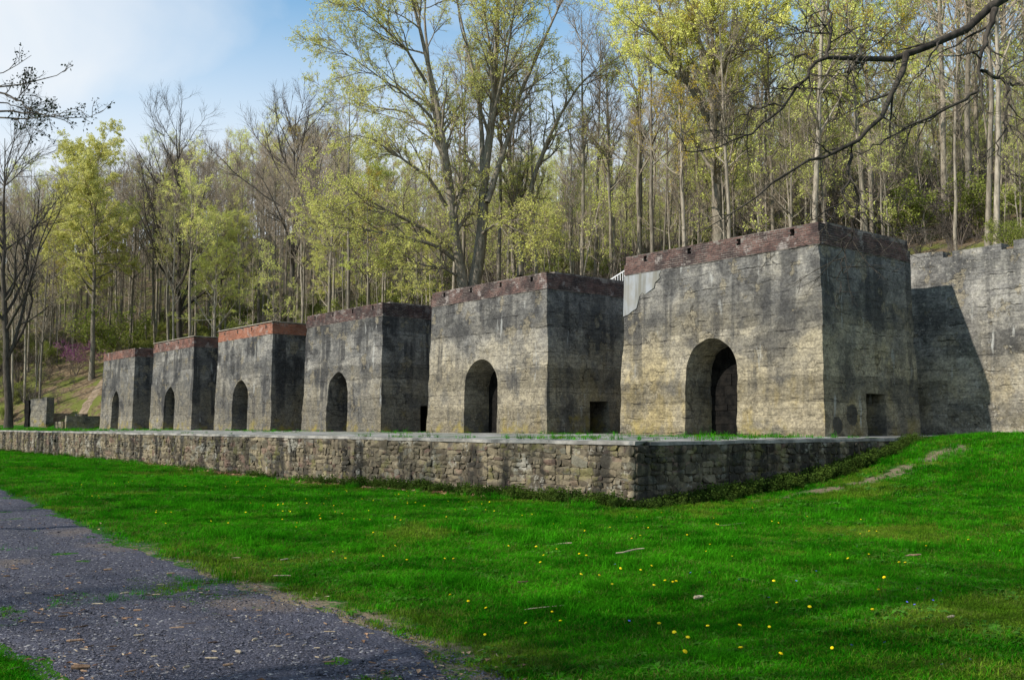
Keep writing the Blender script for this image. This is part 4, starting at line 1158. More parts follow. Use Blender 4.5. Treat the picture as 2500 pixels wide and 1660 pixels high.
def traced(name, label, cat, stems, conv, levels, bark, twig, leafm, leafn, leafsize, seed, base, sides=8, trop=(0.04, 0.03, 0.02), wig=0.12):
    """stems: list of (points[px,py], depth0, depth1, r0, r1); conv maps zoomed pixels to photo pixels"""
    r = np.random.default_rng(seed); o = empty(name, base); tag(o, label, cat); b0 = np.array(base)
    tr, cr, lf = MB(), MB(), MB(); SP, SR = [], []; root_scale = 0.86 if name == 'overhanging_oak' else 0.7 if name == 'budding_branch_tree' else 1.0
    for (pp, d0, d1, r0, r1) in stems:
        n = len(pp); W_ = [at_depth(*conv(*q), d0 + (d1 - d0) * i / (n - 1)) if len(q) == 2 else np.array(q) for i, q in enumerate(pp)]
        P = resample(W_, 16); P[1:-1] += r.normal(0, 0.022 if name == 'overhanging_oak' else 0.015, (14, 3)); SP.append(P - b0); SR.append((np.linspace(0, 1, 16) ** 0.8 * (r1 - r0) + r0) * root_scale)
    SP = np.array(SP); SR = np.array(SR); V, Q = tubes(SP, SR, sides); tr.add(V, Q)
    cur = (SP, SR); allt = []
    for k, (m, t0, L, ang, rr, rmin) in enumerate(levels):
        cur = grow(cur[0], cur[1], m, t0, 1.0, L, ang, 7 if k == 0 else 5, r, trop[min(k, 2)], wig, rr, rmin, 0.22, 0.45)
        V, Q = tubes(*cur, 5 if k == 0 else 3); (tr if k == 0 else cr).add(V, Q)
    tr.build('trunk', bark, o, smooth=True)
    if cr.n: cr.build('crown', twig, o)
    if leafn:
        pts = along(cur[0], leafn, r, 0.3); pts = pts + r.normal(0, leafsize * 0.6, pts.shape); V, Q = leaf_geo(pts, leafsize, r, 0.7); lf.add(V, Q); lf.build('foliage', leafm, o)
    return o


def big_trees():
    c5 = lambda x, y: (750 + x / 2.0633, y / 2.0633); c6 = lambda x, y: (1600 + x / 2.45, y / 2.45)
    d = 62.0
    b = at_depth(*c5(815, 1400), d); b[2] = gz(b[0], b[1]) - 0.2
    B = tuple(b)
    st = [([B, (780, 1390), (742, 1200), (728, 1000), (692, 750), (640, 450), (590, 250), (520, -60)], d, d - 1.5, 0.42, 0.07),
          ([B, (850, 1390), (885, 1150), (890, 900), (925, 650), (940, 450), (955, 240), (965, -160)], d, d + 1.0, 0.50, 0.08),
          ([(880, 1000), (882, 700), (860, 480), (820, 300), (740, -60)], d, d + 3, 0.2, 0.05),
          ([(905, 1020), (960, 850), (1030, 650), (1065, 480), (1150, 300), (1310, -60)], d, d + 2, 0.21, 0.05),
          ([(735, 1150), (720, 950), (660, 700), (620, 420), (590, 100), (600, -60)], d, d + 3, 0.24, 0.05),
          ([(930, 620), (980, 400), (1020, 200), (1060, -60)], d, d - 3, 0.14, 0.03),
          ([(940, 500), (920, 250), (870, -80)], d, d - 2, 0.13, 0.03),
          ([(600, 420), (500, 250), (360, 120), (230, 20)], d, d - 4, 0.11, 0.02),
          ([(660, 640), (560, 520), (420, 430), (280, 330), (180, 260)], d, d - 3, 0.11, 0.02),
          ([(700, 1040), (620, 900), (480, 800), (330, 700), (230, 680)], d, d - 3, 0.15, 0.02),
          ([(735, 1260), (600, 1160), (440, 1080), (290, 1000), (120, 1060)], d, d - 4, 0.15, 0.02),
          ([(770, 1330), (640, 1230), (480, 1195), (300, 1160), (80, 1140)], d, d - 3, 0.16, 0.02),
          ([(780, 1400), (680, 1350), (600, 1340), (470, 1300)], d, d - 3, 0.10, 0.02),
          ([(690, 760), (600, 640), (480, 560), (330, 540), (210, 500)], d, d + 4, 0.11, 0.02),
          ([(880, 1180), (940, 1130), (1020, 1140), (1110, 1200)], d, d - 3, 0.10, 0.02),
          ([(1075, 1390), (1075, 1150), (1050, 1000), (1030, 850), (960, 680)], d + 2, d + 4, 0.24, 0.08),
          ([(1080, 1110), (1140, 900), (1200, 740), (1260, 600), (1370, 430), (1480, 330)], d + 2, d, 0.2, 0.04)]
    traced('many_stemmed_maple', 'huge many stemmed maple with sparse new leaf towering behind the second kiln', 'tree', st, c5,
           [(13, 0.25, 4.2, 0.62, 0.5, 0.014), (8, 0.15, 1.7, 0.65, 0.6, 0.008), (6, 0.15, 0.75, 0.7, 0.6, 0.005)], M['bark'], M['twig'], M['leaf_y'], 9, 0.095, 31, B)
    d = 55.0; b = at_depth(*c6(375, 1400), d); b[2] = gz(b[0], b[1]) - 0.2; B = tuple(b)
    st = [([B, (380, 1400), (366, 1100), (346, 850), (350, 740), (345, 560), (300, 330), (200, 90), (150, -60)], d, d - 2, 0.46, 0.05),
          ([(350, 790), (250, 600), (130, 400), (10, 230), (-80, 120)], d, d - 2, 0.2, 0.03),
          ([(345, 720), (230, 500), (130, 380), (60, 150), (0, -60)], d, d + 3, 0.2, 0.03),
          ([(352, 700), (375, 560), (400, 400), (450, 220), (490, -60)], d, d + 2, 0.22, 0.04),
          ([(350, 640), (350, 400), (340, 200), (350, -60)], d, d - 3, 0.2, 0.04),
          ([(390, 480), (430, 380), (520, 210), (600, 60)], d, d - 3, 0.13, 0.03),
          ([(350, 760), (420, 640), (500, 540), (560, 430)], d, d + 3, 0.13, 0.02),
          ([(340, 560), (280, 400), (250, 200), (230, -60)], d, d + 3, 0.15, 0.03)]
    traced('vase_shaped_tree', 'large vase shaped tree with yellow green new leaf behind the middle of the largest kiln', 'tree', st, c6,
           [(12, 0.25, 3.8, 0.6, 0.5, 0.014), (7, 0.15, 1.6, 0.65, 0.6, 0.008), (6, 0.15, 0.7, 0.7, 0.6, 0.005)], M['bark'], M['twig'], M['leaf_y'], 16, 0.095, 32, B)
    # overhanging oak on the right: trunk stands outside the frame
    rt = at_depth(2960, 900, 13.5); tb = np.array([rt[0], rt[1], gz(rt[0], rt[1]) - 0.2])
    t1 = tb + [0.1, 0, 4.2]; t2 = tb + [-0.1, 0.2, 7.2]; t3 = tb + [0.1, 0.2, 12]
    B = tuple(tb)
    st = [([B, tuple(tb + [0, 0, 2]), tuple(t1), tuple(t2), tuple(t3), tuple(t3 + [0.3, 0.3, 4])], 0, 0, 0.36, 0.07),
          ([tuple(t1 + [0, 0, 1.0]), (2500, -330), (2200, -90), (2060, 0), (1980, 95), (1850, 190), (1700, 250), (1560, 292), (1450, 335), (1300, 360), (1200, 385), (1100, 365), (1030, 345)], 13.5, 12.0, 0.17, 0.030),
          ([(1030, 345), (1045, 250), (1050, 150), (1030, 0), (1010, -100)], 12.0, 12.6, 0.028, 0.012),
          ([(1030, 345), (960, 380), (880, 480), (780, 630), (600, 790), (430, 870), (290, 910), (160, 900)], 12.0, 11.4, 0.028, 0.006),
          ([(1500, 330), (1440, 480), (1390, 620), (1290, 780), (1180, 860), (980, 945), (750, 1050), (570, 1180), (300, 1370)], 12.4, 11.2, 0.05, 0.006),
          ([(1175, 865), (1150, 1050), (1130, 1190), (1020, 1270), (900, 1320)], 11.9, 11.4, 0.028, 0.005),
          ([(1132, 1195), (1250, 1300), (1400, 1380), (1510, 1378)], 11.6, 11.2, 0.018, 0.004),
          ([(1190, 1260), (1170, 1400), (1120, 1520), (1100, 1660), (1100, 1760)], 11.5, 11.2, 0.015, 0.004),
          ([(2030, 60), (1990, 180), (1950, 330), (1932, 420), (1945, 560), (1945, 710)], 13.0, 12.2, 0.055, 0.008),
          ([(1950, 425), (2080, 490), (2205, 505), (2330, 540)], 12.6, 12.8, 0.03, 0.012),
          ([(2100, 500), (2108, 700), (2030, 890), (2090, 970), (2170, 1060)], 12.6, 12.2, 0.022, 0.006),
          ([(1938, 545), (1750, 650), (1500, 760), (1330, 860), (1210, 930)], 12.5, 11.8, 0.028, 0.006),
          ([(780, 630), (600, 640), (480, 720), (300, 860)], 11.7, 11.6, 0.015, 0.004),
          ([(850, 520), (1000, 545), (1180, 630)], 11.8, 12.2, 0.010, 0.003),
          ([(860, 515), (700, 520), (500, 545)], 11.8, 11.5, 0.012, 0.003),
          ([(940, 350), (820, 320), (680, 330), (560, 270)], 12.0, 12.4, 0.018, 0.005),
          ([(1035, 200), (900, 180), (740, 160)], 12.3, 12.6, 0.016, 0.004),
          ([(1200, 380), (1160, 430), (1145, 480)], 12.0, 11.8, 0.02, 0.006),
          ([(1200, 380), (1235, 280), (1180, 190), (1080, 60)], 12.0, 12.8, 0.022, 0.006),
          ([(1700, 250), (1640, 340), (1600, 440), (1480, 520)], 12.6, 12.0, 0.018, 0.004)]
    traced('overhanging_oak', 'tree outside the right edge whose dark gnarled branch hangs across the top right', 'tree', st, c6,
           [(9, 0.15, 0.85, 0.8, 0.45, 0.0035), (5, 0.2, 0.36, 0.8, 0.6, 0.0022)], M['bark_dark'], M['bark_dark'], M['leaf_y'], 0, 0.03, 33, B, trop=(-0.05, -0.02, 0), wig=0.17)
    # budding branch reaching in at the left edge
    c4 = lambda x, y: (x / 6.273, 100 + y / 6.273)
    lt = at_depth(-560, 900, 15.0); tb = np.array([lt[0], lt[1], gz(lt[0], lt[1]) - 0.2]); B = tuple(tb); t1 = tb + [0, 0, 5.2]
    st = [([B, tuple(tb + [0, 0, 3]), tuple(t1), tuple(tb + [0.2, 0, 9]), tuple(tb + [0, 0.3, 13])], 0, 0, 0.26, 0.05),
          ([tuple(t1), (-1500, 900), (-600, 760), (0, 705), (250, 655), (480, 635), (760, 600), (900, 560), (1000, 480), (1110, 375)], 15, 14, 0.07, 0.004),
          ([tuple(t1 + [0, 0, .3]), (-1500, 700), (-700, 640), (0, 520), (150, 450), (320, 370), (480, 225)], 15, 14.4, 0.06, 0.004),
          ([tuple(t1 - [0, 0, .3]), (-1400, 1250), (-500, 1190), (0, 1170), (400, 1190), (700, 1155), (950, 1120), (1260, 1070)], 15, 13.8, 0.07, 0.004),
          ([(-500, 1195), (0, 1080), (200, 1060), (480, 1120), (850, 1165), (1300, 1180), (1450, 1140), (1590, 1060)], 14.4, 14.0, 0.03, 0.004),
          ([(-500, 800), (0, 760), (180, 850), (330, 960), (500, 1050), (700, 1130), (1000, 1150)], 14.6, 13.8, 0.03, 0.004),
          ([(230, 1190), (350, 1290), (600, 1310)], 14.2, 14, 0.014, 0.003),
          ([(-200, 900), (100, 960), (300, 1010), (620, 1060)], 14.4, 14.5, 0.02, 0.004),
          ([(240, 870), (330, 800), (430, 700)], 14.2, 14.1, 0.01, 0.003)]
    traced('budding_branch_tree', 'tree outside the left edge whose dark budding sprays reach into the sky', 'tree', st, c4,
           [(9, 0.3, 0.42, 0.55, 0.5, 0.003), (3, 0.2, 0.2, 0.6, 0.6, 0.0025)], M['bark_dark'], M['bark_dark'], M['leaf_d'], 4, 0.042, 34, B, trop=(0.05, 0.05, 0.03))


big_trees()


def shade_trees():  # the belt of trees behind the camera that shades the lawn
    r = np.random.default_rng(77)
    for i, x in enumerate(np.arange(-80, 46, 7.4)):
        x += r.uniform(-2.0, 2.0); y = r.uniform(-52, -36) + 0.0
        if i % 3 == 1: y = r.uniform(-40, -35)
        p = (VASE, BUD, FOREST)[i % 3]; p = p[r.integers(len(p))]
        plant(p, 'roadside_tree', x, y, r.uniform(0.8, 1.05), r.uniform(0, 6), 'tree in the belt across the gravel path from the kilns', 'tree', 'trees across the path')


shade_trees()


def understory():
    r = np.random.default_rng(55); n = 0; pts = []
    for _ in range(4000):
        px = r.uniform(-60, 2560); d = r.uniform(44, 125); x, y = on_px(px, d)
        if y < (14 if x > -77 else foot(x) + 2) or y > 60: continue
        if 120 < px < 275 and d < 114: continue
        if fbm(np.array([[x * 0.09, y * 0.09, 0]]), 4)[0] < -0.05: continue
        pts.append((x, y, d, px)); 
        if len(pts) >= 230: break
    for k, (x, y, d, px) in enumerate(pts):
        if r.random() < (0.3 if px < 400 else 0.6 if px < 1050 else 0.2): plant(BUSH[r.integers(2)], 'green_bush', x, y, r.uniform(0.6, 1.3), r.uniform(0, 6), 'low bush in fresh green leaf under the trees ' + zone(px, d), 'shrub', 'green undergrowth bushes ' + zone(px, d))
        else: plant(BRUSH[0], 'bare_brush', x, y, r.uniform(0.8, 1.5), r.uniform(0, 6), 'bare twiggy brush under the trees ' + zone(px, d), 'shrub', 'bare brush ' + zone(px, d))


understory()


# ------------------------------------------------------------------ trail up the slope
def undergrowth():
    r = np.random.default_rng(58); ms = [BUSH[0].joined(), BUSH[1].joined(), BRUSH[0].joined()]; P = []
    while len(P) < 3000:
        px = r.uniform(-600, 2650); d = math.sqrt(r.uniform(32 ** 2, 130 ** 2)); x, y = on_px(px, d)
        if y < (9.5 if x > -77 else foot(x) + 2) or y > 70: continue
        if 120 < px < 275 and d < 114 and (180 < px or r.random() < 0.4): continue
        g = -2 if (px < 330 and d < 116) else fbm(np.array([[x * 0.07, y * 0.07, 0]]), 14)[0] + (0.12 if px < 1050 else -0.22)
        P.append((x, y, float(gz(x, y)), (int(r.integers(2)) if g + 0.25 * r.normal() > 0.05 else 2), r.uniform(0.22, 0.6)))
    P = np.array(P); o = scatter('undergrowth', P[:, :3], P[:, 3].astype(int), P[:, 4], r.uniform(0, 6.28, len(P)), ms)
    o['label'] = 'low green and dry undergrowth covering the wooded slope'; o['category'] = 'undergrowth'


undergrowth()


def trail():
    c = [ground_hit(*q)[:2] for q in ((186, 1034), (200, 1016), (207, 998), (219, 978), (231, 960), (243, 942), (256, 925))]
    P = resample([(a, b, 0) for a, b in c], 24)[:, :2]; T = np.gradient(P, axis=0); T = T / np.linalg.norm(T, axis=1)[:, None]; Nn = np.stack([-T[:, 1], T[:, 0]], -1)
    rows = []
    for k in np.linspace(-1, 1, 5):
        q = P + Nn * (k * 0.5 + 0.12 * n2(P[:, 0], P[:, 1], 1.5, 61)[:, None]); rows.append(np.stack([q[:, 0], q[:, 1], gz(q[:, 0], q[:, 1]) + 0.05 - 0.05 * abs(k)], -1))
    V = np.concatenate(rows)
    tag(link('dirt_trail', mk_mesh('dirt_trail', V, grid_faces(5, 24), simple('trail_earth', (0.15, 0.112, 0.075), (0.26, 0.20, 0.14), 2.0), None, True)), kind='structure')


trail()


# ------------------------------------------------------------------ lawn
def blade_tuft(r, n, h, w_, spread, mat, name, lean=0.5):
    b = MB()
    for _ in range(n):
        a = r.uniform(0, 6.283); d = np.array([math.cos(a), math.sin(a), 0]); sd_ = np.array([-d[1], d[0], 0]); p = np.append(r.normal(0, spread, 2), -0.005)
        hh = h * r.uniform(0.55, 1.2); ln = hh * lean * r.uniform(0.2, 1.3); ww = w_ * r.uniform(0.7, 1.2)
        q1 = p + d * ln * 0.3 + [0, 0, hh * 0.6]; q2 = p + d * ln + [0, 0, hh * (0.98 - 0.25 * lean)]
        b.add([p - sd_ * ww / 2, p + sd_ * ww / 2, q1 + sd_ * ww * 0.42, q1 - sd_ * ww * 0.42, q2], [(0, 1, 2, 3)], [(3, 2, 4)])
    return b.mesh(name, mat)


def rosette(r):
    b = MB()
    for k in range(9):
        a = k * 0.7 + r.normal(0, 0.2); d = np.array([math.cos(a), math.sin(a), 0]); sd_ = np.array([-d[1], d[0], 0]); L = r.uniform(0.06, 0.12); ww = L * 0.30
        q = [d * 0.005, d * L * 0.5 + sd_ * ww / 2 + [0, 0, L * 0.45], d * L + [0, 0, L * 0.3], d * L * 0.5 - sd_ * ww / 2 + [0, 0, L * 0.45]]; b.add(q, [(0, 1, 2, 3)])
    return b.mesh('leaf_rosette', M['weed_l'])


def lawn():
    r = np.random.default_rng(5)
    meshes = [blade_tuft(r, 16, 0.075, 0.0055, 0.030, M['grass'], 'grass_tuft', 0.9) for _ in range(4)] + \
             [blade_tuft(r, 14, 0.06, 0.006, 0.032, M['grass_y'], 'grass_tuft', 0.9) for _ in range(2)] + \
             [blade_tuft(r, 12, 0.16, 0.006, 0.025, M['grass'], 'grass_tuft', 0.8), blade_tuft(r, 12, 0.085, 0.0055, 0.03, M['grass_dull'], 'grass_tuft', 1.0), rosette(r), rosette(r)]
    N = 420000
    d = np.exp(r.uniform(math.log(4.6), math.log(75), N)); px = r.uniform(-260, 2760, N)
    k = (px - 1250) / FPX; X = CAM[0] + d * (-math.sin(YAW) + k * math.cos(YAW)); Y = CAM[1] + d * (math.cos(YAW) + k * math.sin(YAW))
    dd = Y - path_n(X); sm = soil_mask(X, Y) + 0.5 * n2(X, Y, 2.2, 71) + 0.25 * r.normal(0, 1, N)
    on = ((Y < WY - 0.12) | (X > WX + 0.1)) & (Y < 7.9) & (dd > 0.06 * n2(X, Y, 2.5, 72)) & (sm < 0.50)
    edge = r.random(N) < np.clip(0.25 + dd * 0.9, 0, 1); on &= edge
    on2 = (Y < path_s(X) + 0.1 * n2(X, Y, 2, 73)) & (Y > -60)
    keep = on | on2
    # patches of weeds in the gravel
    pm = n2(X, Y, 1.3, 74, 4); inp = (dd < 0) & (Y > path_s(X)); wp = inp & (((pm > 0.56) & (r.random(N) < 0.4)) | ((dd > -0.5) & (pm > 0.35) & (r.random(N) < 0.35)))
    keep |= wp
    # strip of grass on the platform and in front of the retaining wall
    X, Y, d = X[keep], Y[keep], d[keep]; n = len(X); wpk = wp[keep]
    Z = gz(X, Y) + 0.012 * n2(X, Y, 1.7, 33)
    tone = n2(X, Y, 0.35, 75, 3) + 0.5 * r.normal(0, 0.3, n) + 0.5 * np.exp(-((Y + 11.6) / 0.8) ** 2) + 0.35 * (X > 2.3) * np.exp(-((X - 4.2) / 1.4) ** 2)
    idx = np.where((tone > 0.5) | (r.random(n) < 0.13), 4 + r.integers(0, 2, n), r.integers(0, 4, n)); idx = np.where((n2(X, Y, 1.1, 76) > 0.42) & (r.random(n) < 0.28), 6, idx); idx = np.where(r.random(n) < 0.07 + 0.2 * np.exp(-(np.abs(Y - path_n(X) - 0.4) / 0.5)), 7, idx); idx = np.where((n2(X, Y, 0.8, 79) > 0.12) & (r.random(n) < 0.035), 8 + r.integers(0, 2, n), idx)
    sc = r.uniform(0.75, 1.25, n) * np.clip(0.70 + d * 0.03, 0.8, 2.2); sc = np.where(wpk, 0.55 * r.uniform(.6, 1.2, n), sc)
    sc *= 1 + 0.35 * n2(X, Y, 0.9, 77)
    tl = r.normal(0, 0.12, (n, 2))
    o = scatter('grass', np.stack([X, Y, Z], -1), idx, sc, r.uniform(0, 6.28, n), meshes, tl); o['label'] = 'bright green lawn grass'; o['category'] = 'grass'
    # platform tufts along the kiln feet and slab edge
    m = 9000; X = r.uniform(-80, 2.0, m); Y = r.uniform(-10.6, 0.0, m)
    q = n2(X, Y, 0.45, 81, 4); near = np.exp(-((Y + 0.3) / 0.5) ** 2) * 0.55 + np.exp(-((Y + 10.2) / 0.6) ** 2) * 0.25
    k = (q + near > 0.62) | ((Y > -9.9) & (X > -9) & (q > 0.22) & (r.random(m) < 0.3)) | ((X < -50) & (q > 0.05)) | ((X > -4.5) & (Y > -8) & (q > -0.1))
    X, Y = X[k], Y[k]; n = len(X)
    o = scatter('platform_weeds', np.stack([X, Y, 0 * X - 0.015], -1), r.integers(0, 7, n), r.uniform(0.9, 2.1, n), r.uniform(0, 6.28, n), meshes, r.normal(0, 0.15, (n, 2)))
    o['label'] = 'tufts of grass and weeds growing on the platform'; o['category'] = 'weeds'


lawn()


def wall_weeds():
    r = np.random.default_rng(8)
    def clump(h, wd, n, size, mat):
        b = MB(); ns = 9; az = r.uniform(0, 6.28, ns)
        for a in az:
            P = np.array([[0, 0, 0], [math.cos(a) * wd * .4, math.sin(a) * wd * .4, h * .55], [math.cos(a) * wd, math.sin(a) * wd, h]]) * r.uniform(0.6, 1.1); b.tube(P, [0.004, 0.003, 0.002], 3)
            q = P[None]; pts = along(q, n, r, 0.1) + r.normal(0, 0.03, (n, 3)); V, Q = leaf_geo(pts, size, r, -0.2); b.add(V, Q)
        return b.mesh('weed_clump', mat)
    ms = [clump(0.30, 0.16, 16, 0.05, M['weed']), clump(0.22, 0.2, 16, 0.055, M['weed']), clump(0.36, 0.14, 16, 0.045, M['weed'])]
    P = []; 
    for _ in range(700):   # along the return
        y = r.uniform(-10.9, 1.6); den = np.interp(y, [-11, -9, -6, -1, 1.5], [0.5, 0.9, 1, 1, 0.9])
        if r.random() < den: P.append((WX + 0.06 + abs(r.normal(0, 0.20)), y, 0.8 + 0.25 * (y > -9) - 0.35 * (y > -1)))
    for _ in range(900):   # along the front
        x = r.uniform(-20, 2.1); den = np.interp(x, [-20, -12, -6, 2], [0.12, 0.3, 0.8, 0.9]) * (n2(np.array([x]), np.array([0.0]), 0.6, 91)[0] > -0.25)
        if r.random() < den: P.append((x, WY - 0.08 - abs(r.normal(0, 0.22)), 0.95))
    for _ in range(160):
        x = r.uniform(-62, -20); P.append((x, WY - 0.1 - abs(r.normal(0, 0.2)), 0.7))
    P = np.array(P); n = len(P); Z = gz(P[:, 0], P[:, 1]) - 0.02
    o = scatter('wall_weeds', np.stack([P[:, 0], P[:, 1], Z], -1), r.integers(0, 3, n), P[:, 2] * r.uniform(0.6, 1.25, n), r.uniform(0, 6.28, n), ms)
    o['label'] = 'leafy weeds growing along the foot of the stone wall'; o['category'] = 'weeds'
    # fallen leaves in the angle of wall and lawn
    lm = []
    for k in range(3):
        V, Q = leaf_geo(np.array([[0.0, 0, 0.0]]), 0.09, r, 0); a = r.uniform(-.3, .3)
        lm.append(mk_mesh('dead_leaf', np.array([(0, -0.045, 0.0), (0.03, 0, 0.012), (0, 0.05, 0.004), (-0.03, 0, 0.014)]) * (1 + 0.2 * k), np.array([[0, 1, 2, 3]]), M['deadleaf']))
    m = 4600; X = np.concatenate([r.uniform(-34, -2, 3500), r.uniform(-100, -79, 1100)]); Y = np.where(np.arange(m) < 3500, WY - 0.05 - np.abs(r.normal(0, 0.28, m)), 0)
    Y[3500:] = foot(X[3500:]) + r.uniform(-3, 10, 1100)
    k = (n2(X, Y, 0.5, 92) > -0.12); X, Y = X[k], Y[k]; n = len(X)
    o = scatter('leaf_litter', np.stack([X, Y, gz(X, Y) + 0.05], -1), r.integers(0, 3, n), r.uniform(0.9, 1.7, n), r.uniform(0, 6.28, n), lm, r.normal(0, 0.4, (n, 2)))
    o['label'] = 'dry brown leaves drifted along the foot of the stone wall'; o['category'] = 'leaves'


wall_weeds()


def gravel():
    r = np.random.default_rng(18); ms = []
    for k in range(4):
        V = np.array([(1, 0, 0), (0.3, 0.95, 0), (-0.8, 0.6, 0), (-0.85, -0.5, 0), (0.2, -1, 0), (0.4, 0.2, 0.6), (-0.4, 0.1, 0.65), (0, 0, -0.4)]) * 0.008 + r.normal(0, 0.0011, (8, 3))
        T = [(0, 1, 5), (1, 6, 5), (1, 2, 6), (2, 3, 6), (3, 4, 6), (4, 5, 6), (4, 0, 5), (1, 0, 7), (2, 1, 7), (3, 2, 7), (4, 3, 7), (0, 4, 7)]
        ms.append(mk_mesh('pebble', V, np.array(T), M['pebble']))
    N = 90000; d = np.exp(r.uniform(math.log(4.6), math.log(30), N)); px = r.uniform(-260, 1900, N); k = (px - 1250) / FPX
    X = CAM[0] + d * (-math.sin(YAW) + k * math.cos(YAW)); Y = CAM[1] + d * (math.cos(YAW) + k * math.sin(YAW))
    on = (Y < path_n(X) + 0.15) & (Y > path_s(X)); X, Y = X[on], Y[on]; n = len(X); t = np.clip((Y - path_s(X)) / (path_n(X) - path_s(X)), 0, 1)
    Z = gz(X, Y) + 0.012 + 0.012 * n2(X, Y, 1.7, 33) + 0.02 * np.sin(np.pi * t) + 0.008 * n2(X, Y, 2.4, 44)
    o = scatter('loose_gravel', np.stack([X, Y, Z], -1), r.integers(0, 4, n), r.gamma(4, 0.18, n) + 0.2, r.uniform(0, 6.28, n), ms); o['label'] = 'loose grey stones on the path'; o['category'] = 'gravel'


gravel()


def path_litter():
    r = np.random.default_rng(19); ms = []
    for k in range(4):
        V = np.array([(-1, -.2, 0), (-.9, .25, 0.1), (1, .2, 0.05), (.85, -.25, 0), (-.8, 0, .35), (.8, 0, .3)]) * [0.016 + 0.006 * k, 0.012, 0.012] + r.normal(0, 0.0012, (6, 3))
        ms.append(mk_mesh('crumb', V, [np.array([(0, 3, 5, 4), (2, 1, 4, 5)]), np.array([(1, 0, 4), (3, 2, 5)])], M['wood'] if k < 3 else M['wood_pale']))
    V = np.array([(0, -0.035, 0.0), (0.022, 0, 0.012), (0, 0.04, 0.004), (-0.022, 0, 0.014)]); ms.append(mk_mesh('crumb', V, np.array([[0, 1, 2, 3]]), M['deadleaf']))
    N = 16000; d = np.exp(r.uniform(math.log(4.6), math.log(26), N)); px = r.uniform(-260, 1900, N); k = (px - 1250) / FPX
    X = CAM[0] + d * (-math.sin(YAW) + k * math.cos(YAW)); Y = CAM[1] + d * (math.cos(YAW) + k * math.sin(YAW))
    on = (Y < path_n(X) + 0.4) & (Y > path_s(X)) & (n2(X, Y, 1.2, 95) + 0.5 * r.normal(0, 1, N) > 0.62); X, Y = X[on], Y[on]; n = len(X)
    o = scatter('path_litter', np.stack([X, Y, gz(X, Y) + 0.036], -1), r.integers(0, 5, n), r.uniform(0.35, 1.1, n), r.uniform(0, 6.28, n), ms, r.normal(0, 0.15, (n, 2))); o['label'] = 'crumbs of bark and dry leaf strewn over the path'; o['category'] = 'litter'


path_litter()


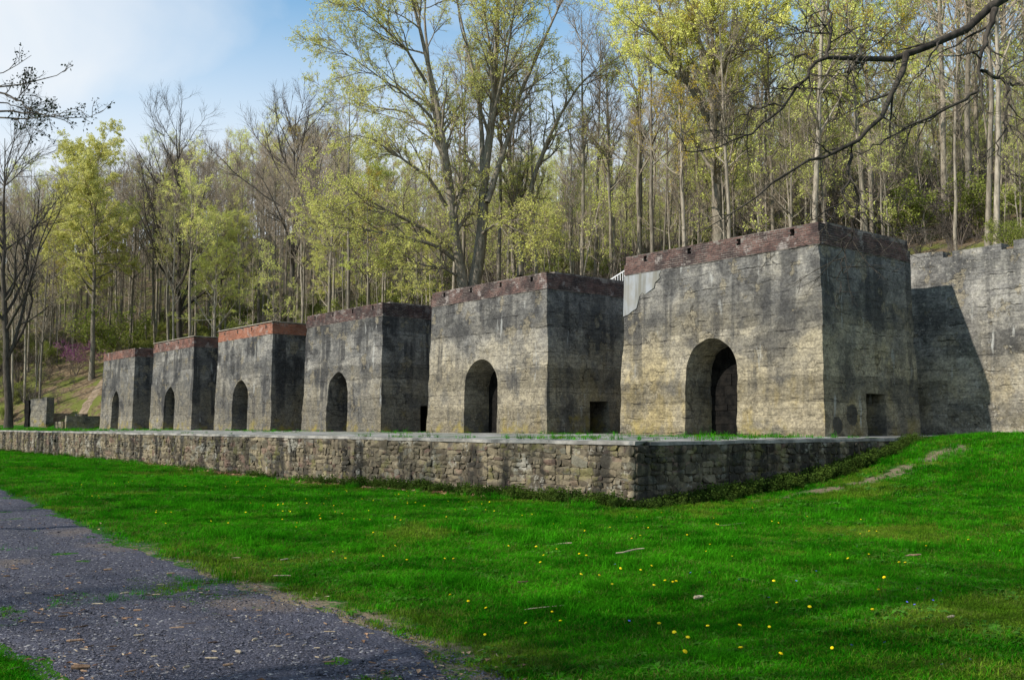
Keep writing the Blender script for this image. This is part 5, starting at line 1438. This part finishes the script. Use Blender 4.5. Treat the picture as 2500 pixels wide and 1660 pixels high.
def flowers():
    r = np.random.default_rng(22)
    c8 = lambda x, y: (1250 + x / 1.8896, 1060 + y / 1.8896); c7 = lambda x, y: (x / 1.8896, 1160 + y / 1.8896)
    A = [(47, 394), (92, 387), (122, 432), (190, 430), (318, 431), (336, 467), (112, 547), (206, 554), (311, 574), (343, 586), (146, 594), (131, 625), (577, 396), (690, 381), (629, 455), (592, 491), (553, 502), (808, 482), (453, 447), (930, 405), (952, 436), (1110, 358), (1199, 418), (1230, 431), (1364, 398), (913, 529), (896, 570), (1016, 593), (644, 637), (501, 646), (403, 688), (463, 728), (594, 652), (707, 705), (743, 709), (758, 710), (655, 735), (1208, 707), (1470, 589), (1551, 608), (1647, 576), (1608, 482), (1718, 687), (1692, 760), (1787, 622), (1815, 618), (1911, 542), (2106, 510), (2253, 559), (1610, 411), (1222, 819), (1374, 839), (1664, 853), (1188, 936), (1051, 938), (904, 938), (812, 977), (749, 952), (224, 909), (64, 926), (185, 859), (798, 1068), (1056, 1045), (1240, 1056), (1478, 1047), (679, 930)]
    Bp = [(1370, 245), (1366, 262), (1478, 223), (1722, 292), (1821, 209), (1823, 222), (1849, 231), (2146, 172), (2144, 176), (2059, 212), (1213, 158), (1306, 148), (1707, 220), (1633, 223), (1535, 381), (1594, 407), (1768, 400), (1823, 352), (1877, 426), (2052, 420), (2092, 422), (1840, 97), (1517, 98), (1600, 83), (1722, 128), (1880, 143), (1957, 157), (2240, 177), (2280, 183), (2163, 135), (857, 63), (935, 50), (1040, 64), (1145, 57), (2077, 600), (2160, 629), (2242, 655), (2237, 779), (2346, 347)]
    C_ = [(c7(*q)) for q in Bp] + [(c8(*q)) for q in A]
    rr3 = lambda x, y: (500 + x / 3.937, 1060 + y / 3.937)
    C_ += [rr3(*q) for q in [(112, 450), (196, 528), (303, 490), (305, 470), (418, 508), (322, 474), (585, 524), (575, 549), (560, 722), (752, 703), (785, 586), (862, 553), (1190, 593), (1355, 565), (1365, 580), (1455, 678), (1510, 650), (1620, 660), (1865, 600), (1940, 580), (2025, 582), (2160, 635), (2112, 720), (1948, 690), (2340, 668), (1575, 764), (980, 694), (1143, 704)]]
    for _ in range(400):
        q = (r.uniform(150, 2300), r.uniform(1150, 1420)); p = ground_hit(*q)
        if len(C_) < 215 and p is not None and p[1] < WY - 0.8 and p[1] > path_n(p[0]) + 0.8 and n2(p[0], p[1], 0.3, 98) > 0.05: C_.append(q)
    hb = MB()
    rings = [(0.0, 0.013), (0.013, 0.012), (0.021, 0.006), (0.024, 0.001)]; k = 12; V = []
    for q, z in ((0.006, -0.004), (0.024, 0.004), (0.020, 0.011), (0.011, 0.015)):
        for a in range(k):
            rad = q * (1.0 if (a % 2 == 0) else 0.86); V.append((rad * math.cos(a * 2 * math.pi / k), rad * math.sin(a * 2 * math.pi / k), z + (0.002 if a % 2 else 0)))
    V.append((0, 0, 0.016)); Q = []
    for i in range(3):
        for a in range(k): Q.append((i * k + a, i * k + (a + 1) % k, (i + 1) * k + (a + 1) % k, (i + 1) * k + a))
    T = [(3 * k + a, 3 * k + (a + 1) % k, 4 * k) for a in range(k)]
    hb.add(V, Q, T); head = hb.mesh('flower_head', M['dand']); stem = MB().tube([(0.01, 0, -0.11), (0.004, 0, -0.05), (0, 0, 0)], [0.0025] * 3, 5).mesh('stem', M['weed'])
    n = 0
    for (px, py) in C_:
        p = ground_hit(px, py + 2)
        if p is None: continue
        o = empty('dandelion', (p[0], p[1], float(gz(p[0], p[1])) + r.uniform(0.075, 0.11)), r.uniform(0, 6.28), r.uniform(0.55, 0.9))
        o.rotation_euler[0] = r.normal(0.15, 0.3); o.rotation_euler[1] = r.normal(0, 0.3)
        tag(o, 'yellow dandelion in flower in the green lawn', 'dandelion', 'dandelions in the lawn'); link('flower_head', head, o); link('stem', stem, o); n += 1
    # a few small blue violets
    pb = MB()
    for a in range(5):
        t = a * 2 * math.pi / 5 + 0.3; d = np.array([math.cos(t), math.sin(t), 0.25]); sd_ = np.array([-d[1], d[0], 0]); pb.add([(0, 0, 0), d * 0.011 + sd_ * 0.007, d * 0.018, d * 0.011 - sd_ * 0.007], [(0, 1, 2, 3)])
    pt = pb.mesh('petals', M['violet'])
    for q in [(1404, 663), (1312, 711), (311, 766), (541, 905), (1720, 1009), (1980, 760), (1858, 826), (1823, 813), (474, 632), (755, 614), (824, 672), (912, 670), (2116, 1090), (1943, 805), (1870, 748), (1592, 543), (1047, 705), (1185, 792), (1568, 1022), (1984, 1115)]:
        p = ground_hit(*c8(*q)); o = empty('violet_flower', (p[0], p[1], float(gz(p[0], p[1])) + 0.085), r.uniform(0, 6), 0.75); o.rotation_euler[0] = r.normal(0.5, 0.2)
        tag(o, 'tiny blue violet flower low in the grass', 'violet', 'blue violets in the lawn'); link('petals', pt, o); link('stem', stem, o)


flowers()


def sticks():
    r = np.random.default_rng(44); c7 = lambda x, y: (x / 1.8896, 1160 + y / 1.8896); c8 = lambda x, y: (1250 + x / 1.8896, 1060 + y / 1.8896)
    def bit(L, rad, seed, bend=0.15):
        q = np.random.default_rng(seed); k = 6; P = np.stack([np.linspace(-L / 2, L / 2, k), np.cumsum(q.normal(0, bend * L / k, k)), 0 * np.arange(k) + rad * 0.6], -1); P[:, 1] -= P[:, 1].mean()
        Rr = rad * q.uniform(0.75, 1.1, k); Rr[-1] *= 0.7; Rr[0] *= 0.7
        b = MB(); V, Q = tubes(P[None], Rr[None], 6); b.add(V, Q); b.add(V[:6], None, [(0, i + 1, i) for i in range(1, 5)]); b.add(V[-6:], None, [(0, i, i + 1) for i in range(1, 5)])
        return b
    big = [((68, 445), 0.11, 0.014, 0.1, 'dark'), ((497, 450), 0.12, 0.016, 0.2, 'dark'), ((787, 468), 0.12, 0.015, 0.5, 'dark'), ((950, 515), 0.12, 0.012, 1.0, 'dark'), ((346, 784), 0.16, 0.015, 0.25, 'dark'), ((372, 912), 0.16, 0.022, 0.1, 'red'),
           ((272, 571), 0.12, 0.012, 0.3, 'dark'), ((636, 643), 0.10, 0.016, 0.1, 'dark'), ((173, 698), 0.14, 0.008, 0.1, 'dark'), ((386, 716), 0.10, 0.010, 1.0, 'dark'), ((586, 676), 0.12, 0.010, 0.0, 'dark'), ((643, 684), 0.10, 0.012, -0.7, 'dark'), ((628, 712), 0.06, 0.012, -0.9, 'pale'),
           ((815, 725), 0.15, 0.014, 0.3, 'dark'), ((872, 704), 0.14, 0.010, 0.4, 'dark'), ((1175, 780), 0.08, 0.013, 1.1, 'pale'), ((975, 866), 0.12, 0.010, -0.05, 'pale'), ((1100, 838), 0.09, 0.016, -0.8, 'pale'), ((1052, 899), 0.09, 0.014, 0.5, 'dark'), ((640, 758), 0.10, 0.010, 0.3, 'pale'), ((576, 560), 0.12, 0.012, 0.8, 'pale'),
           ((130, 560), 0.10, 0.010, -0.2, 'pale'), ((30, 480), 0.09, 0.012, 0.5, 'dark'), ((316, 480), 0.09, 0.012, 0.5, 'dark'), ((626, 354), 0.10, 0.012, -0.2, 'dark'), ((740, 519), 0.10, 0.008, 0.0, 'pale'), ((1090, 400), 0.14, 0.008, 0.0, 'pale'), ((1313, 408), 0.16, 0.012, 1.1, 'pale'), ((1300, 486), 0.26, 0.010, 0.05, 'pale'), ((720, 567), 0.10, 0.010, 0.1, 'pale'), ((450, 610), 0.14, 0.008, 0.0, 'pale'), ((290, 668), 0.1, 0.01, 0.4, 'dark'), ((860, 908), 0.07, 0.01, 0.9, 'pale'), ((1520, 740), 0.12, 0.006, 0, 'pale')]
    for i, (q, L, rad, ang, cl) in enumerate(big):
        L *= 0.8
        p = ground_hit(*c7(*q)); a = math.atan2(RT[1], RT[0]) + ang
        o = bit(L, rad * 0.8, 800 + i).build('wood_chip', M['wood_pale'] if cl == 'pale' else M['wood']); o.location = (p[0], p[1], float(gz(p[0], p[1])) + 0.035 + (0.02 if q[0] > 1000 and q[1] < 500 else 0)); o.rotation_euler = (0, 0, a)
        if cl == 'red': tag(o, 'thick red brown piece of broken bark at the bottom left corner of the path', 'bark chip', 'sticks and bark on the gravel path')
        else: tag(o, 'dark bark chip lying on the grey gravel path' if cl == 'dark' else 'pale splinter of wood lying by the edge of the gravel path', 'stick', 'dark bark chips on the gravel path' if cl == 'dark' else 'pale splinters on the path and its edge')
    for i, (q, L, rad, ang, lb) in enumerate([((545, 562), 0.62, 0.016, 0.55, 'pale fallen stick tilted up in the lawn below the wall corner'), ((1010, 433), 0.75, 0.008, 0.0, 'thin pale twig flat in the lawn right of the wall corner'), ((235, 527), 0.35, 0.012, -0.1, 'short pale stick in the middle of the lawn'), ((860, 788), 0.14, 0.026, 0.6, 'short thick light chunk of wood in the lawn'), ((2025, 880), 0.10, 0.018, 0.4, 'small pale chip of wood in the dark grass at lower right'), ((150, 833), 0.5, 0.006, 0.05, 'long thin straw coloured twig near the path end'), ((1850, 583), 0.3, 0.02, 0.0, 'dark rotten stick half sunk in the lawn at right'), ((50, 712), 0.16, 0.014, -0.2, 'reddish dead leaf stalk in the centre of the lawn')]):
        p = ground_hit(*c8(*q)); L *= 0.75; o = bit(L, rad * 0.75, 900 + i, 0.45).build('fallen_stick', M['wood'] if i in (6, 7) else M['wood_pale']); o.location = (p[0], p[1], float(gz(p[0], p[1])) + 0.07); o.rotation_euler = (0, -0.08, math.atan2(RT[1], RT[0]) + ang); tag(o, lb, 'stick')
    sh = [bit(r.uniform(0.04, 0.09), r.uniform(0.004, 0.008), 950 + k).mesh('wood_chip', M['wood'] if k % 3 else M['wood_pale']) for k in range(6)]
    for i in range(90):
        px, py = r.uniform(-40, 1150), r.uniform(1380, 1655); p = ground_hit(px, py)
        if p is None or p[1] > path_n(p[0]) - 0.05: continue
        k = r.integers(6); o = link('wood_chip', sh[k], None, (p[0], p[1], float(gz(p[0], p[1])) + 0.03), r.uniform(0, 6.28))
        tag(o, 'tiny brown bark crumb on the gravel path' if k % 3 else 'tiny pale wood crumb on the gravel path', 'wood chip', 'tiny brown bark crumbs on the path' if k % 3 else 'tiny pale wood crumbs on the path')


sticks()
